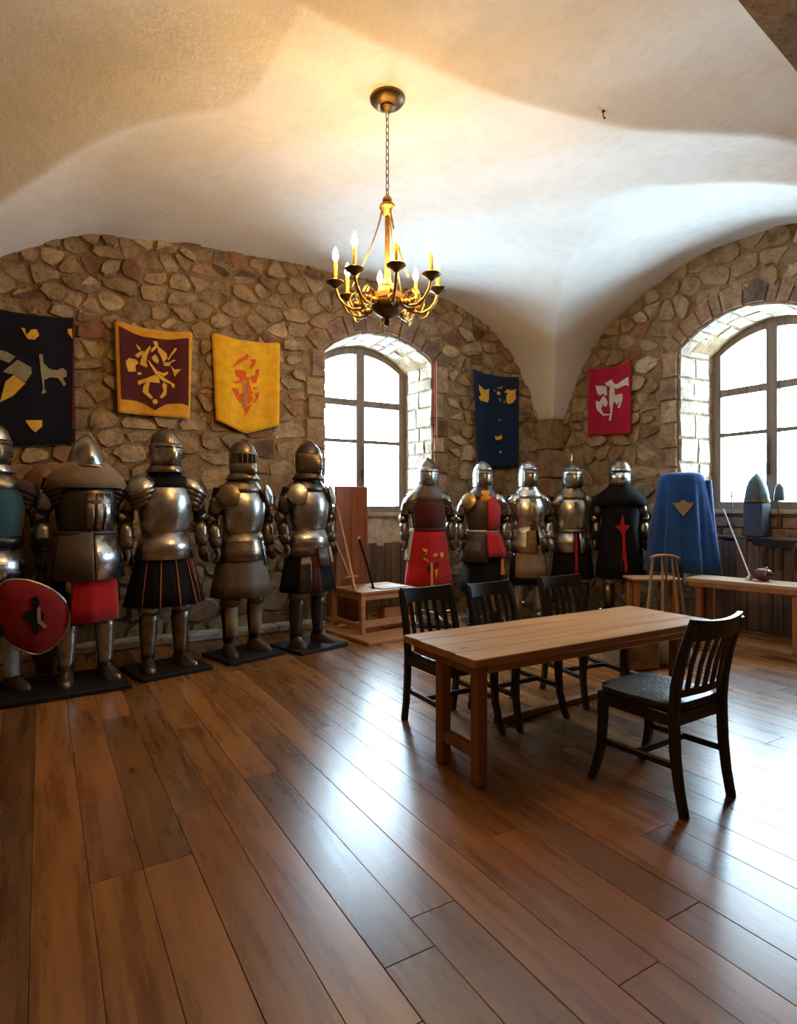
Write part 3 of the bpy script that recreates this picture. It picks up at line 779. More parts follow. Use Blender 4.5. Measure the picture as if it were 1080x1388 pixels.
def small_bench():
    root = empty('small_bench', (5.36, 3.93, 0), R(-31)); tag(root, 'small wooden bench beside the side table in front of the blue cloak', 'bench')
    for y_ in (-.07,.075):
        m = MB(); m.bbox((0,0,0), (.50,.143,.03), .008); o = m.build('seat_board', M['benchpale'], root); o.location = (0,y_,.605)
    for (x_, y_) in ((-.19,-.09),(.19,-.09),(-.19,.1),(.19,.1)):
        m = MB(); m.bbox((0,0,0), (.05,.05,.59), .005); o = m.build('leg', M['tablel2'], root); o.location = (x_, y_, .295)
    m = MB(); m.bbox((0,-.09,.2), (.36,.03,.05), .004); m.build('stretcher', M['tablel2'], root)
small_bench()
def stick_rack():
    root = empty('stick_rack', (5.05, 3.56, 0), R(-33)); tag(root, 'bowed wooden rack with a bundle of slanting sticks before the small bench', 'rack')
    m = MB(); m.bar([(-.13,0,.855),(-.07,0,.875),(.0,0,.88),(.07,0,.872),(.12,0,.85)], .05, .022, (0,1,0)); m.build('yoke', M['benchpale'], root)
    for k, (a, b, y0, y1) in enumerate(((-.12,-.26,.0,-.12),(-.10,-.17,.02,.10),(-.03,-.07,0,-.10),(.02,.03,.02,.12),(.06,.10,0,-.08),(.10,.22,.02,.02))):
        m = MB(); m.tube([(a,y0,.862),((a+b)/2+.01,(y0+y1)/2,.44),(b,y1,0)], [.009,.011,.012], 7); m.build('stick', M['wains'] if k % 2 else M['benchpale'], root)
stick_rack()
def shellpts(rings, a0, a1, n, k=0, ph=0, sq=2.0):
    out = []
    for r_ in rings:
        z, rx, ry, rid, cy, fold = (list(r_)+[0]*6)[:6]; pr = []
        for i in range(n+1):
            t = R(a0+(a1-a0)*i/n); f = 1+fold*cos(k*t+ph) + .35*fold*cos((2*k+1)*t+1.3*ph)
            q = (abs(sin(t))**sq+abs(cos(t))**sq)**(-1/sq) if sq != 2 else 1
            pr.append((rx*sin(t)*f*q, cy-ry*cos(t)*f*q-rid*max(0,cos(t))**10, z))
        out.append(pr)
    return out
def cloak():
    root = empty('cloak_stand', (6.0, 4.03, 0), R(-50)); tag(root, 'blue velvet cloak with a pale winged badge draped over a stand', 'cloak')
    m = MB(); m.lathe([(.19,0),(.19,.02),(.03,.03),(.018,.06),(.018,1.62)], 18); m.bar([(-.2,0,1.63),(.2,0,1.63)], .03, .04, (0,1,0)); m.build('stand', M['tableleg'], root)
    rg_ = [(.63,.335,.19,0,0,.16),(.80,.315,.18,0,0,.14),(1.0,.295,.165,0,0,.11),(1.25,.27,.15,0,0,.075),(1.45,.25,.135,0,0,.035),(1.60,.235,.125,0,0,.01),(1.67,.215,.115,0,0,0),(1.70,.17,.09,0,0,0),(1.705,.06,.03,0,0,0)]
    m = MB(); rs = shellpts(rg_, -172, 172, 110, 9, 3.1, 2.6); m.loft(rs, False); m.build('cloak', M['blue'], root, 60, .008)
    m = MB(); m.tube([(.255,-.03,1.62),(.275,-.02,1.2),(.31,-.01,.70)], [.035,.05,.07], 10); m.build('side_fold', M['blue'], root, 60)
    b = MB(); pts = [(-.105,1.385),(-.075,1.375),(-.03,1.385),(-.012,1.41),(0,1.40),(.012,1.41),(.03,1.385),(.075,1.375),(.105,1.385),(.06,1.31),(.0,1.235),(-.06,1.31)]
    sg = lambda x_, z_: (x_, -.158-.012*(1.45-z_)/.2, z_)
    k = len(pts); b.add([sg(*p) for p in pts]+[(x_, y_+.012, z_) for x_, y_, z_ in (sg(*p) for p in pts)], [tuple(reversed(range(k))), tuple(range(k,2*k))]+[(i,(i+1)%k,k+(i+1)%k,k+i) for i in range(k)]); b.build('winged_badge', M['tan'], root)
cloak()
# pointed helmet on a block, hanging bell, rod, pouch, straps
M['slate'] = plain('slate_silhouette_steel', (.05,.085,.10), .45, .3, 10)  # dark tone carries the helmet's backlit silhouette in its colour
root = empty('helmet_stand', (6.66, 3.585, 1.011)); tag(root, 'tall pointed silhouette-dark helmet on a grey block in front of the second window', 'helmet')
m = MB(); m.bbox((0,0,.185), (.19,.20,.37), .012); m.build('block', plain('slate_block', (.06,.075,.10), .5, .35, 12), root)
m = MB(); m.lathe([(.125,.37),(.122,.40),(.115,.46),(.102,.53),(.08,.60),(.05,.645),(.02,.675),(.004,.69)], 20); m.build('helmet', M['slate'], root)
m = MB(); m.lathe([(.128,.372),(.13,.385),(.126,.40)], 20); m.build('brim_band', M['bronze'], root)
root = empty('hanging_bell', (6.72, 3.38, 1.40)); tag(root, 'small dark bell hanging on a long cord before the second window', 'bell')
m = MB(); m.lathe([(.058,.0),(.055,.02),(.05,.08),(.045,.13),(.03,.165),(.012,.18)], 16); m.build('bell', M['slate'], root)
m = MB(); m.tube([(0,0,.175),(.004,0,1.0),(0,0,1.74)], .0035, 6); m.build('cord', M['iron'], root)
m = MB(); m.tube([(0,.02,0),(.004,.018,-.12),(-.004,.015,-.25)], .006, 6); m.ball((0,.015,-.26), .014, 8, 5); m.build('clapper_string', M['leatherb'], root)
stick('white_rod', (6.06,3.32,.622), (6.50,3.86,1.31), .008, .007, M['white'], 'thin white rod leaning from the side table to the window sill', 'rod')
stick('window_stay', (6.74,3.90,1.308), (6.80,3.95,1.70), .009, .006, M['iron'], 'thin dark stick leaning on the left of the second window', 'stick')
root = empty('leather_pouch', (6.0, 3.17, .6185)); tag(root, 'dark red rounded leather pouch lying on the side table', 'pouch')
m = MB(); m.ball((0,0,.062), (.075,.10,.062), 16, 9); m.build('body', plain('red_leather', (.11,.025,.02), .35, .4, 20), root)
m = MB(); m.tube([(-.07,-.05,.06),(-.03,-.06,.12),(.03,-.02,.135),(.05,.05,.10)], .006, 6); m.build('strap', M['tan'], root)
m = MB(); m.lathe([(.028,0),(.03,.03),(.022,.045)], 12, (-.06,.10,0)); m.build('buckle_box', M['steelb'], root)
root = empty('sword_belt', (6.545, 3.30, .86)); tag(root, 'black leather sword belt with hanging straps on the recess boards', 'belt')
m = MB(); m.bar([(0,-.24,.10),(-.012,0,.09),(0,.26,.11)], .03, .085, (1,0,0)); m.build('belt', M['leather'], root)
for y_ in (-.16,-.02,.13):
    m = MB(); m.bar([(-.012,y_,.10),(-.02,y_+.02,-.04),(-.012,y_+.01,-.18)], .012, .034, (1,0,0)); m.build('strap', M['leatherb'], root)
m = MB(); m.bbox((-.02,-.2,.09), (.02,.05,.05), .005); m.build('buckle', M['steelb'], root)
# things on the floor beyond the long table
root = empty('stone_block', (4.22, 3.30, 0), R(-14)); tag(root, 'rough brown block standing on the floor beyond the right end of the long table', 'block')
m = MB(); m.bbox((0,0,.17), (.36,.30,.34), .02); m.build('block', M['mortar'], root)
m = MB(); m.bbox((0,0,.35), (.33,.27,.02), .006); m.build('cap', M['jamb'], root)
root = empty('canvas_sack', (4.62, 3.22, 0), R(-25)); tag(root, 'pale grey canvas sack slumped beside the rough brown block', 'sack')
rings = []
for z, a, b in ((0,.17,.13),(.03,.19,.15),(.12,.185,.145),(.22,.17,.13),(.30,.15,.10),(.345,.11,.06)):
    rings.append([(a*cos(t)*(1+.06*sin(3*t+z*9)), b*sin(t)*(1+.07*cos(4*t+z*6)), z) for t in [2*pi*i/22 for i in range(22)]])
m = MB(); m.loft(rings); m.build('bag', cloth('grey_canvas', (.42,.40,.38)), root, 60)
m = MB(); m.tube([(-.11,0,.345),(-.04,.02,.375),(.05,-.01,.37),(.11,.01,.345)], .012, 7); m.build('rolled_rim', M['tan'], root)
# ================================================================ SUITS OF ARMOUR
def shell(name, rings, mat, par, a=(-180,180), n=32, k=0, ph=0, solid=.004, sq=2.0, sharp=50):
    full = a[1]-a[0] >= 359.9
    m = MB(); rs = shellpts(rings, a[0], a[1], n, k, ph, sq)
    if full: rs = [r_[:-1] for r_ in rs]
    m.loft(rs, full, False, False); return m.build(name, mat, par, sharp, solid)
def plate(name, outline, surf, mat, par, th=.006):
    k = len(outline); m = MB()
    f = [Vector(surf(*p)) for p in outline]
    m.add(f+[v+Vector((0,th,0)) for v in f], [tuple(reversed(range(k))), tuple(range(k,2*k))]+[(i,(i+1)%k,k+(i+1)%k,k+i) for i in range(k)]); return m.build(name, mat, par, 30)
def helmet(kind, root, S, S2):
    cy = -.015
    if kind in ('close', 'barred', 'grill'):
        h = shell('helmet', [(1.585,.105,.12,0,cy),(1.64,.112,.128,0,cy),(1.72,.118,.135,.0,cy),(1.79,.115,.13,.004,cy),(1.84,.098,.112,.006,cy),(1.875,.068,.08,.004,cy),(1.893,.03,.04,0,cy),(1.897,.004,.005,0,cy)], S, root, solid=0)
        m = MB(); rr = []
        for i in range(15):
            t = R(-55+150*i/14); y_ = cy-.135*cos(t); z_ = 1.745+.155*sin(max(t,-.3)); o = Vector((0,-cos(t),sin(max(t,-.3))))*.014
            rr.append([(-.008,y_,z_),(-.002,y_+o.y,z_+o.z),(.002,y_+o.y,z_+o.z),(.008,y_,z_)])
        m.loft(rr); m.build('comb', S2, h)
        if kind == 'close':
            v = shell('visor', [(1.60,.114,.132,.030,cy),(1.65,.121,.139,.046,cy),(1.70,.124,.142,.050,cy),(1.755,.124,.140,.030,cy),(1.775,.121,.137,.008,cy)], S2, root, (-100,100), 30)
            shell('eye_slit', [(1.738,.1265,.1445,.040,cy),(1.748,.1265,.1445,.036,cy)], M['dark'], v, (-62,-6), 10, solid=.002); shell('eye_slit', [(1.738,.1265,.1445,.040,cy),(1.748,.1265,.1445,.036,cy)], M['dark'], v, (6,62), 10, solid=.002)
            m = MB()
            for i in range(4):
                for j in range(2): t = R(24+11*i); m.ball((.1265*sin(t), cy-.147*cos(t)-.012, 1.66+.022*j), .0055, 6, 4)
            m.build('breath_holes', M['dark'], v)['kind'] = 'stuff'
        elif kind == 'barred':
            shell('face_opening', [(1.685,.1175,.136,.004,cy),(1.77,.1185,.136,.006,cy)], M['dark'], root, (-52,52), 20, solid=.002)
            v = shell('visor', [(1.585,.108,.128,.045,cy),(1.63,.118,.136,.050,cy),(1.688,.122,.140,.040,cy)], S2, root, (-100,100), 26)
            for t in (-40,-20,0,20,40):
                a = R(t); m = MB(); m.tube([(.122*sin(a), cy-.142*cos(a)-.012, 1.68),(.122*sin(a), cy-.144*cos(a)-.004, 1.775)], .0055, 6); m.build('visor_bar', S, v)
            shell('brow', [(1.762,.1205,.1385,.012,cy),(1.79,.119,.136,.010,cy)], S2, root, (-75,75), 22)
        else:
            v = shell('visor', [(1.595,.108,.130,.035,cy),(1.64,.120,.138,.055,cy),(1.70,.124,.142,.055,cy),(1.76,.122,.140,.030,cy),(1.79,.118,.135,.010,cy)], S2, root, (-88,88), 28)
            m = MB()
            for i in range(7):
                for j in range(4): t = R(-45+15*i); m.ball((.1245*sin(t), cy-.144*cos(t)-.05*max(0,cos(t))**10, 1.645+.028*j), .0065, 6, 4)
            m.build('breath_holes', M['dark'], v)['kind'] = 'stuff'
        shell('bevor', [(1.545,.150,.162,.012,cy),(1.575,.130,.145,.015,cy),(1.60,.112,.130,.02,cy),(1.61,.110,.128,.02,cy)], S, root)
    elif kind == 'kettle':
        h = shell('helmet', [(1.555,.13,.14,0,-.01),(1.575,.128,.138,0,-.01),(1.60,.122,.132,.02,-.01),(1.66,.108,.118,.025,-.01),(1.72,.082,.09,.02,-.005),(1.765,.048,.055,.01,0),(1.79,.018,.02,0,.005),(1.795,.003,.003,0,.005)], S, root, solid=0)
        shell('rim', [(1.548,.134,.144,0,-.01),(1.562,.136,.146,0,-.01),(1.572,.130,.140,0,-.01)], S2, h, solid=.003)
    elif kind == 'pointed':
        h = shell('helmet', [(1.575,.115,.125,0,0),(1.62,.118,.13,0,0),(1.72,.12,.132,0,0),(1.78,.112,.122,.004,.004),(1.83,.085,.092,.006,.012),(1.87,.05,.055,.004,.02),(1.905,.004,.004,0,.028)], S, root, solid=0)
        v = shell('visor', [(1.58,.112,.125,.02,-.012),(1.63,.12,.135,.035,-.012),(1.69,.124,.138,.04,-.012),(1.75,.122,.134,.02,-.012),(1.785,.114,.126,.006,-.008)], S2, root, (-82,82), 26)
        shell('eye_slit', [(1.725,.126,.14,.030,-.012),(1.736,.126,.14,.026,-.012)], M['dark'], v, (-55,55), 16, solid=.002)
        m = MB()
        for i in range(3):
            for j in range(3): t = R(14+14*i); m.ball((.124*sin(t), -.012-.145*cos(t)-.014, 1.635+.026*j), .007, 6, 4)
        m.build('breath_holes', M['dark'], v)['kind'] = 'stuff'
    elif kind == 'open':
        h = shell('helmet', [(1.575,.118,.125,0,.0),(1.62,.118,.128,0,.0),(1.72,.118,.13,0,0),(1.79,.108,.118,.0,.004),(1.84,.078,.086,0,.008),(1.87,.04,.045,0,.012),(1.885,.004,.004,0,.014)], S, root, solid=0)
        v = shell('face_plate', [(1.58,.108,.128,.012,-.012),(1.65,.112,.134,.022,-.012),(1.72,.112,.135,.02,-.012),(1.775,.106,.126,.004,-.010)], M['steeld'], root, (-50,50), 20)
        shell('eye_slit', [(1.72,.1145,.1375,.022,-.012),(1.731,.1145,.1375,.02,-.012)], M['dark'], v, (-40,40), 12, solid=.002)
        shell('brow_band', [(1.775,.114,.126,.004,0),(1.795,.11,.121,.004,.002)], S2, h, (-70,70), 20)
    elif kind == 'dome':
        h = shell('helmet', [(1.575,.118,.125,0,.0),(1.66,.122,.132,0,0),(1.74,.123,.133,0,0),(1.80,.113,.122,0,0),(1.845,.088,.096,0,0),(1.875,.05,.055,0,0),(1.887,.004,.004,0,0)], S, root, solid=0)
        v = shell('face_plate', [(1.575,.112,.128,.006,-.012),(1.66,.118,.136,.010,-.012),(1.722,.12,.136,.010,-.012)], S2, root, (-70,70), 24)
        shell('eye_slit', [(1.724,.1245,.1395,.006,-.006),(1.742,.1245,.1395,.006,-.006)], M['dark'], v, (-55,55), 16, solid=.002)
        shell('brow_band', [(1.742,.126,.137,0,0),(1.765,.125,.136,0,0)], S2, h, solid=.003)
def arm(root, s, S, S2, hose, glove, wid=1.0, cuff=True):
    sh = Vector((.235*s*wid, .0, 1.455)); el = Vector((.305*s*wid, .03, 1.19)); wr = Vector((.30*s*wid, -.03, .96)); ha = Vector((.295*s*wid, -.05, .885))
    m = MB(); m.tube([sh, sh.lerp(el,.5)+Vector((.008*s,0,0)), el, el.lerp(wr,.5), wr], [.062,.054,.047,.043,.033], 12); a = m.build('arm', hose, root, 60)
    m = MB(); P = [sh.lerp(el,t) for t in (.3,.45,.62,.80)]; m.tube(P, [.062,.064,.062,.055], 14, False); m.build('rerebrace', S, a, 50, .003)
    m = MB(); m.ball(el+Vector((.008*s,.012,0)), (.056,.062,.062), 14, 8); m.ball(el+Vector((.045*s,-.012,0)), (.012,.05,.055), 12, 6); m.build('elbow_cop', S2, a, 60)
    m = MB(); P = [el.lerp(wr,t) for t in (.22,.42,.66,.90,1.02)]; m.tube(P, [.050,.054,.049,.041,.040], 14, False); m.build('vambrace', S, a, 50, .003)
    g = MB()
    d = (ha-wr).normalized()
    if cuff: g.tube([wr-d*.075, wr-d*.02, wr+d*.012], [.058,.048,.036], 14, False)
    cu = g.build('gauntlet', glove, root, 50, .003 if cuff else 0) if cuff else None
    g = MB(); sx = Vector((.35*s,-1,0)).normalized(); px = sx.cross(Vector((0,0,1))).normalized()
    rings = []
    for t, a_, b_ in ((0,.026,.022),(.3,.04,.026),(.7,.045,.026),(1,.040,.020)):
        c = wr.lerp(ha+Vector((0,-.006,0)), t); rings.append([c+sx*a_*cos(q)+px*b_*sin(q) for q in [2*pi*i/12 for i in range(12)]])
    g.loft(rings)
    for i in range(4):
        b_ = ha + sx*(.030-.020*i); L = (.050,.060,.058,.046)[i]
        inn = px*(-s*1.0)
        g.tube([b_+Vector((0,0,.012)), b_+Vector((0,0,-L*.55))+inn*.006, b_+Vector((0,0,-L))+inn*.024, b_+Vector((0,0,-L*1.15))+inn*.044], [.0105,.0105,.0095,.0075], 7)
    g.tube([wr.lerp(ha,.35)+sx*.035, wr.lerp(ha,.8)+sx*.056+Vector((0,0,-.01)), ha+sx*.052+Vector((0,0,-.045))-px*s*.014], [.012,.011,.008], 7)
    g.build('hand', glove, root, 60)
def pauldron(root, s, S, S2, wid=1.0, big=1.0):
    c = Vector((.205*s*wid, .0, 1.405)); A = Matrix.Rotation(R(24*s), 3, 'Y'); m = MB(); rings = []
    for j in range(9):
        t = R(-4+94*j/8); q = max(cos(t), .02)
        rings.append([c + A @ Vector((.108*big*q*cos(u)-s*.03*sin(t), .122*big*q*sin(u), .088*big*sin(t)**1.1 if t > 0 else .088*big*sin(t))) for u in [2*pi*i/24 for i in range(24)]])
    m.loft(rings, True, False, True); p = m.build('pauldron', S, root, 60, .004)
    for k in range(3):
        m = MB(); r0 = .103*big-.012*k; oz = -.010-.034*k
        m.loft([[c + A @ Vector((s*.008*k+(r0+e)*cos(u), (r0+e)*1.08*sin(u), oz+z)) for u in [2*pi*i/24 for i in range(24)]] for z, e in ((-.036,-.003),(-.012,.003),(.012,-.004))], True, False, False); m.build('shoulder_lame', S2, p, 60, .003)
    return p
def besagew(root, s, S, wid=1.0):
    m = MB(); c = Vector((.205*s*wid,-.128,1.405)); A = Matrix.Rotation(R(38*s), 3, 'Z') @ Matrix.Rotation(R(-12), 3, 'X'); rings = []
    for y_, k in ((.012,.97),(.004,1.0),(-.004,.97),(-.013,.7),(-.018,.35),(-.019,.03)):
        rings.append([c + A @ Vector((.092*k*cos(u), y_, .100*k*sin(u))) for u in [2*pi*i/24 for i in range(24)]])
    m.loft(rings); m.build('besagew', S, root, 50)
def leg(root, s, S, S2, hose, greave=True, foot=None, tan=False):
    x_ = .125*s
    m = MB(); m.tube([(.085*s,0,.93),(.10*s,-.01,.74),(x_,-.01,.52),(x_*1.03,.012,.34),(x_*1.06,.015,.10)], [.098,.088,.062,.060,.042], 14); lg = m.build('leg', hose, root, 60)
    def tubes(name, pts, rr, mat, par=lg): mm = MB(); mm.tube(pts, rr, 16, False); return mm.build(name, mat, par, 60, .003)
    tubes('cuisse', [(.10*s,-.02,.80),(.108*s,-.018,.70),(.118*s,-.015,.57)], [.098,.093,.073], S)
    m = MB(); m.ball((x_,-.028,.475), (.078,.090,.066), 16, 9); m.ball((x_+.070*s,-.01,.47), (.014,.055,.055), 12, 6); m.build('knee_cop', S2, lg, 60)
    if greave: tubes('greave', [(x_,-.012,.46),(x_*1.02,.006,.36),(x_*1.03,.006,.24),(x_*1.05,.006,.13),(x_*1.06,0,.075)], [.064,.070,.062,.050,.052], S)
    else:
        m = MB(); rr = []
        for z, w_ in ((.46,.062),(.30,.066),(.16,.058)): rr.append([(x_+w_*sin(R(t)), -.005-(w_+.006)*cos(R(t)), z) for t in range(-70,71,14)])
        m.loft(rr, False); m.build('shin_guard', M['tan'] if tan else S, lg, 60, .006)
    m = MB(); rings = []; ang = R(14*s); ca, sa = cos(ang), sin(ang)
    for (y_, w_, h_) in ((.075,.030,.06),(.06,.042,.10),(.02,.048,.115),(-.04,.050,.095),(-.09,.052,.072),(-.14,.048,.055),(-.175,.034,.04),(-.195,.012,.026)):
        pr = []
        for i in range(14):
            t = 2*pi*i/14; zz = h_*max(0,sin(t))**.8 if sin(t) > 0 else 0; xx = w_*cos(t)
            pr.append((x_*1.06+ca*xx+sa*-y_, ca*y_+sa*xx-.0, zz))
        rings.append(pr)
    m.loft(rings); m.build('sabaton', foot or S, root, 60)
def figure(name, label, x_, y_, rot, h, S='steel', S2='steeld', hel='close', P='steel', P2='steeld', hose='hose', glove='steeld', legs=True, wid=1.0, base=True, big=1.0, foot='steeld', greave=True, tanleg=False, gorget='mail', breast='steel', z0=0, legS=None, bw=.56):
    root = empty(name, (x_, y_, z0+(.034*h/1.9 if base else 0)), R(rot), h/1.9)
    tag(root, label, 'armour', 'suits of armour on stands')
    g = lambda k: M[k]
    if base:
        m = MB(); m.bbox((0,-.03,-.017), (bw,bw*.89,.034), .006); m.build('base_board', M['blackboard'], root)
    shell('torso', [(.86,.165,.125),(1.0,.16,.12),(1.15,.165,.125),(1.30,.185,.135),(1.42,.19,.13),(1.50,.15,.115),(1.55,.085,.085),(1.60,.075,.075)], g(hose), root, solid=0)
    if breast:
        shell('breastplate', [(1.055,.172,.135,.010),(1.10,.180,.148,.014),(1.20,.196,.168,.022,-.004),(1.30,.204,.172,.020,-.006),(1.38,.196,.160,.014,-.004),(1.44,.168,.140,.006),(1.485,.12,.122,0,.002)], g(breast), root, sq=2.25)
    if gorget:
        shell('gorget', [(1.43,.20,.152,.01),(1.47,.185,.145,.006),(1.51,.155,.130),(1.55,.115,.112),(1.60,.098,.11,0,-.01)], g(gorget), root)
    for s in (-1, 1):
        arm(root, s, g(S), g(S2), g(hose), g(glove), wid); pauldron(root, s, g(P), g(P2), wid, big)
        leg(root, s, g(legS or S), g(S2), g(hose), greave, g(foot), tanleg)
    helmet(hel, root, g(S), g(S2)); return root
def fauld(root, mat, z0=1.06, z1=.86, r0=.178, r1=.245, lames=3, a=(-180,180), name='fauld', d=.148):
    rs = []
    for k in range(lames):
        t0, t1 = k/lames, (k+1)/lames
        for t, e in ((t0, .0), (t1, .004)):
            r_ = r0+(r1-r0)*t+ (0 if t == t0 else .004); rs.append((z0+(z1-z0)*t-(.002 if t == t0 else -.002), r_, r_*d/.178, .012))
    return shell(name, rs, mat, root, a, 36 if a[1]-a[0] > 300 else 16)
def skirt(root, mat, z0, z1, r0, r1, a=(-180,180), fold=.05, k=9, name='skirt', ph=0, yr=.8, n=72, cy=0):
    rs = [(z0+(z1-z0)*t, r0+(r1-r0)*t**.8, (r0+(r1-r0)*t**.8)*yr, 0, cy, fold*t) for t in (0,.15,.4,.7,1)]
    return shell(name, rs, mat, root, a, n if a[1]-a[0] > 300 else 24, k, ph, .006, sharp=70)
def belt(root, mat, z, rx, ry, h=.04): return shell('belt', [(z-h/2,rx,ry),(z,rx+.004,ry+.004),(z+h/2,rx,ry)], mat, root, solid=.006)

M['rust'] = cloth('rust_gold_braid', (.40,.12,.02))
# ---- the row on black boards against the back wall
f = figure('armour_suit', 'close helmed armour with plain waist plate above a black skirt with thin gold stripes', .87, 5.22, 12, 1.945, S='steeld', S2='steel', hel='close', P='steel', P2='steeld', glove='leatherb', big=1.26, gorget='black')
fauld(f, M['steel'], 1.075, .86, .180, .232, 1)
skirt(f, M['black'], .90, .50, .20, .30, fold=.05, k=11)
for t in (-52,-24,4,30,52):
    rs = [(.88-.38*q, .212+.098*q**.8, (.212+.098*q**.8)*.8+.004, 0, 0, .05*q) for q in (0,.15,.4,.7,1)]
    m = MB(); m.loft(shellpts(rs, t-.9, t+.9, 2, 11, 0), False); m.build('gold_stripe', M['rust'], f, 60, .006)
rs = [(.88-.2*q, .214+.06*q, (.214+.06*q)*.8+.006, 0, 0, .04*q) for q in (0,.5,1)]
m = MB(); m.loft(shellpts(rs, 36, 50, 4, 11, 0), False); m.build('plum_strip', M['maroon'], f, 60, .006)

f = figure('armour_suit', 'barred visor armour with round shoulder discs and a grey brown suede skirt', 1.55, 5.36, 16, 1.90, S='steeld', S2='steeld', hel='barred', P='steeld', P2='steeld', glove='leatherb', greave=False, tanleg=True, gorget='steeld', foot='leatherb', wid=.90)
besagew(f, -1, M['steeld']); besagew(f, 1, M['steel'])
fauld(f, M['steeld'], 1.075, .83, .182, .235, 3, (-95,28), 'fauld')
fauld(f, M['steelb'], 1.04, .78, .19, .255, 4, (34,92), 'tasset')
fauld(f, M['steeld'], 1.075, 1.0, .182, .205, 1, (20,265), 'rear_fauld')
skirt(f, M['brownskirt'], .90, .51, .205, .285, fold=.03, k=7, ph=1.2)

f = figure('armour_suit', 'comb topped visor armour with shoulder discs and a striped black grey skirt', 2.19, 5.385, 16, 1.92, S='steelk', S2='steeld', hel='grill', P='steeld', P2='steelk', glove='steelk', gorget='steelk', foot='leatherb', wid=.90)
besagew(f, -1, M['steel']); besagew(f, 1, M['steelb'])
fauld(f, M['steel'], 1.075, .90, .182, .225, 2)
belt(f, M['leatherb'], .87, .232, .186, .10)
skirt(f, M['black'], .90, .50, .20, .275, fold=.045, k=8, ph=.6)
for a0, a1, mt in ((-50,-22,'steelk'),(40,62,'purple'),(-20,-4,'maroon')):
    rs = [(.84-.33*q, .225+.06*q, (.225+.06*q)*.8+.006, 0, 0, .045*q) for q in (0,.3,.6,1)]
    m = MB(); m.loft(shellpts(rs, a0, a1, 6, 8, .6), False); m.build('skirt_panel', M[mt], f, 60, .006)
fauld(f, M['leatherb'], .91, .74, .232, .262, 1, (-8,26), 'leather_pouch'); fauld(f, M['tan'], .91, .76, .236, .262, 1, (30,62), 'map_pouch')

f = figure('armour_suit', 'low conical helmet armour with a broad tan collar and red cloth apron', .29, 5.13, 9, 1.96, S='steel', S2='steeld', hel='kettle', P='steelk', P2='steelk', breast='steelk', wid=.92, glove='hose', base=False, gorget=None, z0=.036)
shell('collar', [(1.40,.285,.20,0,0),(1.47,.262,.185),(1.53,.205,.155),(1.585,.145,.135)], cloth('tan_suede', (.22,.155,.10)), f, (-125,125), 40)
for t in (-4,14,32):
    rs = [(1.09,.196,.165,.01),(1.20,.214,.186,.016),(1.36,.216,.176,.014)]; m = MB(); m.loft(shellpts(rs, t-7, t+7, 4), False); m.build('chest_plate', M['steelb'] if t > 20 else M['steeld'], f, 60, .006)
fauld(f, M['brownskirt'], 1.08, .74, .20, .255, 1, (-70,2), 'grey_apron'); fauld(f, M['steelb'], 1.06, .74, .205, .262, 1, (4,85), 'hip_plate')
belt(f, M['leatherb'], 1.075, .203, .168, .03)
skirt(f, M['red'], .80, .44, .235, .255, (-32,48), .03, 9, 'red_apron'); skirt(f, M['hose'], .92, .56, .20, .235, (48,312), .04, 7, 'rear_cloth')

f = figure('armour_suit', 'half hidden armour with purple sleeves behind the shade-darkened red shield at the left edge', -.31, 5.12, 18, 1.90, S='steel', S2='steeld', hel='close', P='purple', P2='purple', breast='teal', glove='leatherb', base=False, gorget='steeld', z0=.036, foot='leatherb', hose='purple', legS='white')
fauld(f, M['steelb'], 1.0, .80, .20, .24, 2); belt(f, M['leather'], 1.06, .2, .165, .07)
skirt(f, M['hose'], .82, .42, .20, .26, fold=.06, k=8)
m = MB(); m.bbox((0,0,.018), (1.10,.62,.036), .006); o = m.build('base_board', M['blackboard']); o.location = (.0,5.06,0); o.rotation_euler = (0,0,R(4)); tag(o, 'long black base board carrying the two leftmost suits of armour', 'board')

# ---- shields by the left edge
def round_shield():
    root = empty('painted_shield', (-.05, 4.95, .564)); root.rotation_euler = (R(4), 0, R(4)); root.scale = (1.057,)*3; tag(root, 'shade-darkened red shield with a worn black emblem and steel rim held at the left edge', 'shield')
    P = [(-.20,.25),(-.07,.263),(.04,.22),(.135,.155),(.195,.075),(.215,0),(.20,-.115),(.135,-.21),(.04,-.263),(-.04,-.236),(-.15,-.155),(-.195,-.06),(-.21,.075)]
    # smooth the outline
    for _ in range(2): P = chaikin(P)
    n = len(P); rings = [[(x_*k, -d, z_*k) for x_, z_ in P] for k, d in ((1,.0),(1,.012),(.8,.032),(.5,.046),(.2,.052),(.01,.053))]
    back = [(x_*.97, .004, z_*.97) for x_, z_ in P]
    m = MB(); m.loft([back]+rings); m.build('face', cloth('shaded_red_paint', (.26,.008,.008), .6), root, 60)  # red darkened in the colour itself to stand in for shade
    m = MB(); m.tube([(x_*1.005,-.006,z_*1.005) for x_, z_ in P]+[(P[0][0]*1.005,-.006,P[0][1]*1.005)], .009, 6, False); m.build('rim', M['steel'], root, 60)
    m = MB(); m.tube([(-.02,.0,.16),(.0,.07,.24),(.035,.17,.29),(.03,.2,.31),(-.01,.16,.26),(-.05,.0,.10)], .009, 7); m.build('arm_strap', M['leatherb'], root)
    sf = lambda x_, z_: (x_, -.058, z_)
    plate('emblem', [(-.01,.14),(.02,.145),(.03,.10),(.02,.07),(.06,.02),(.05,-.02),(.02,0),(.03,-.10),(.0,-.11),(-.015,-.04),(-.06,.02),(-.05,.05),(-.01,.06)], sf, M['black'], root, .012)
    plate('pale_mark', [(.015,.07),(.035,.075),(.04,-.02),(.075,-.06),(.06,-.075),(.02,-.03)], lambda x_, z_: (x_, -.061, z_), M['tan'], root, .01)
round_shield()
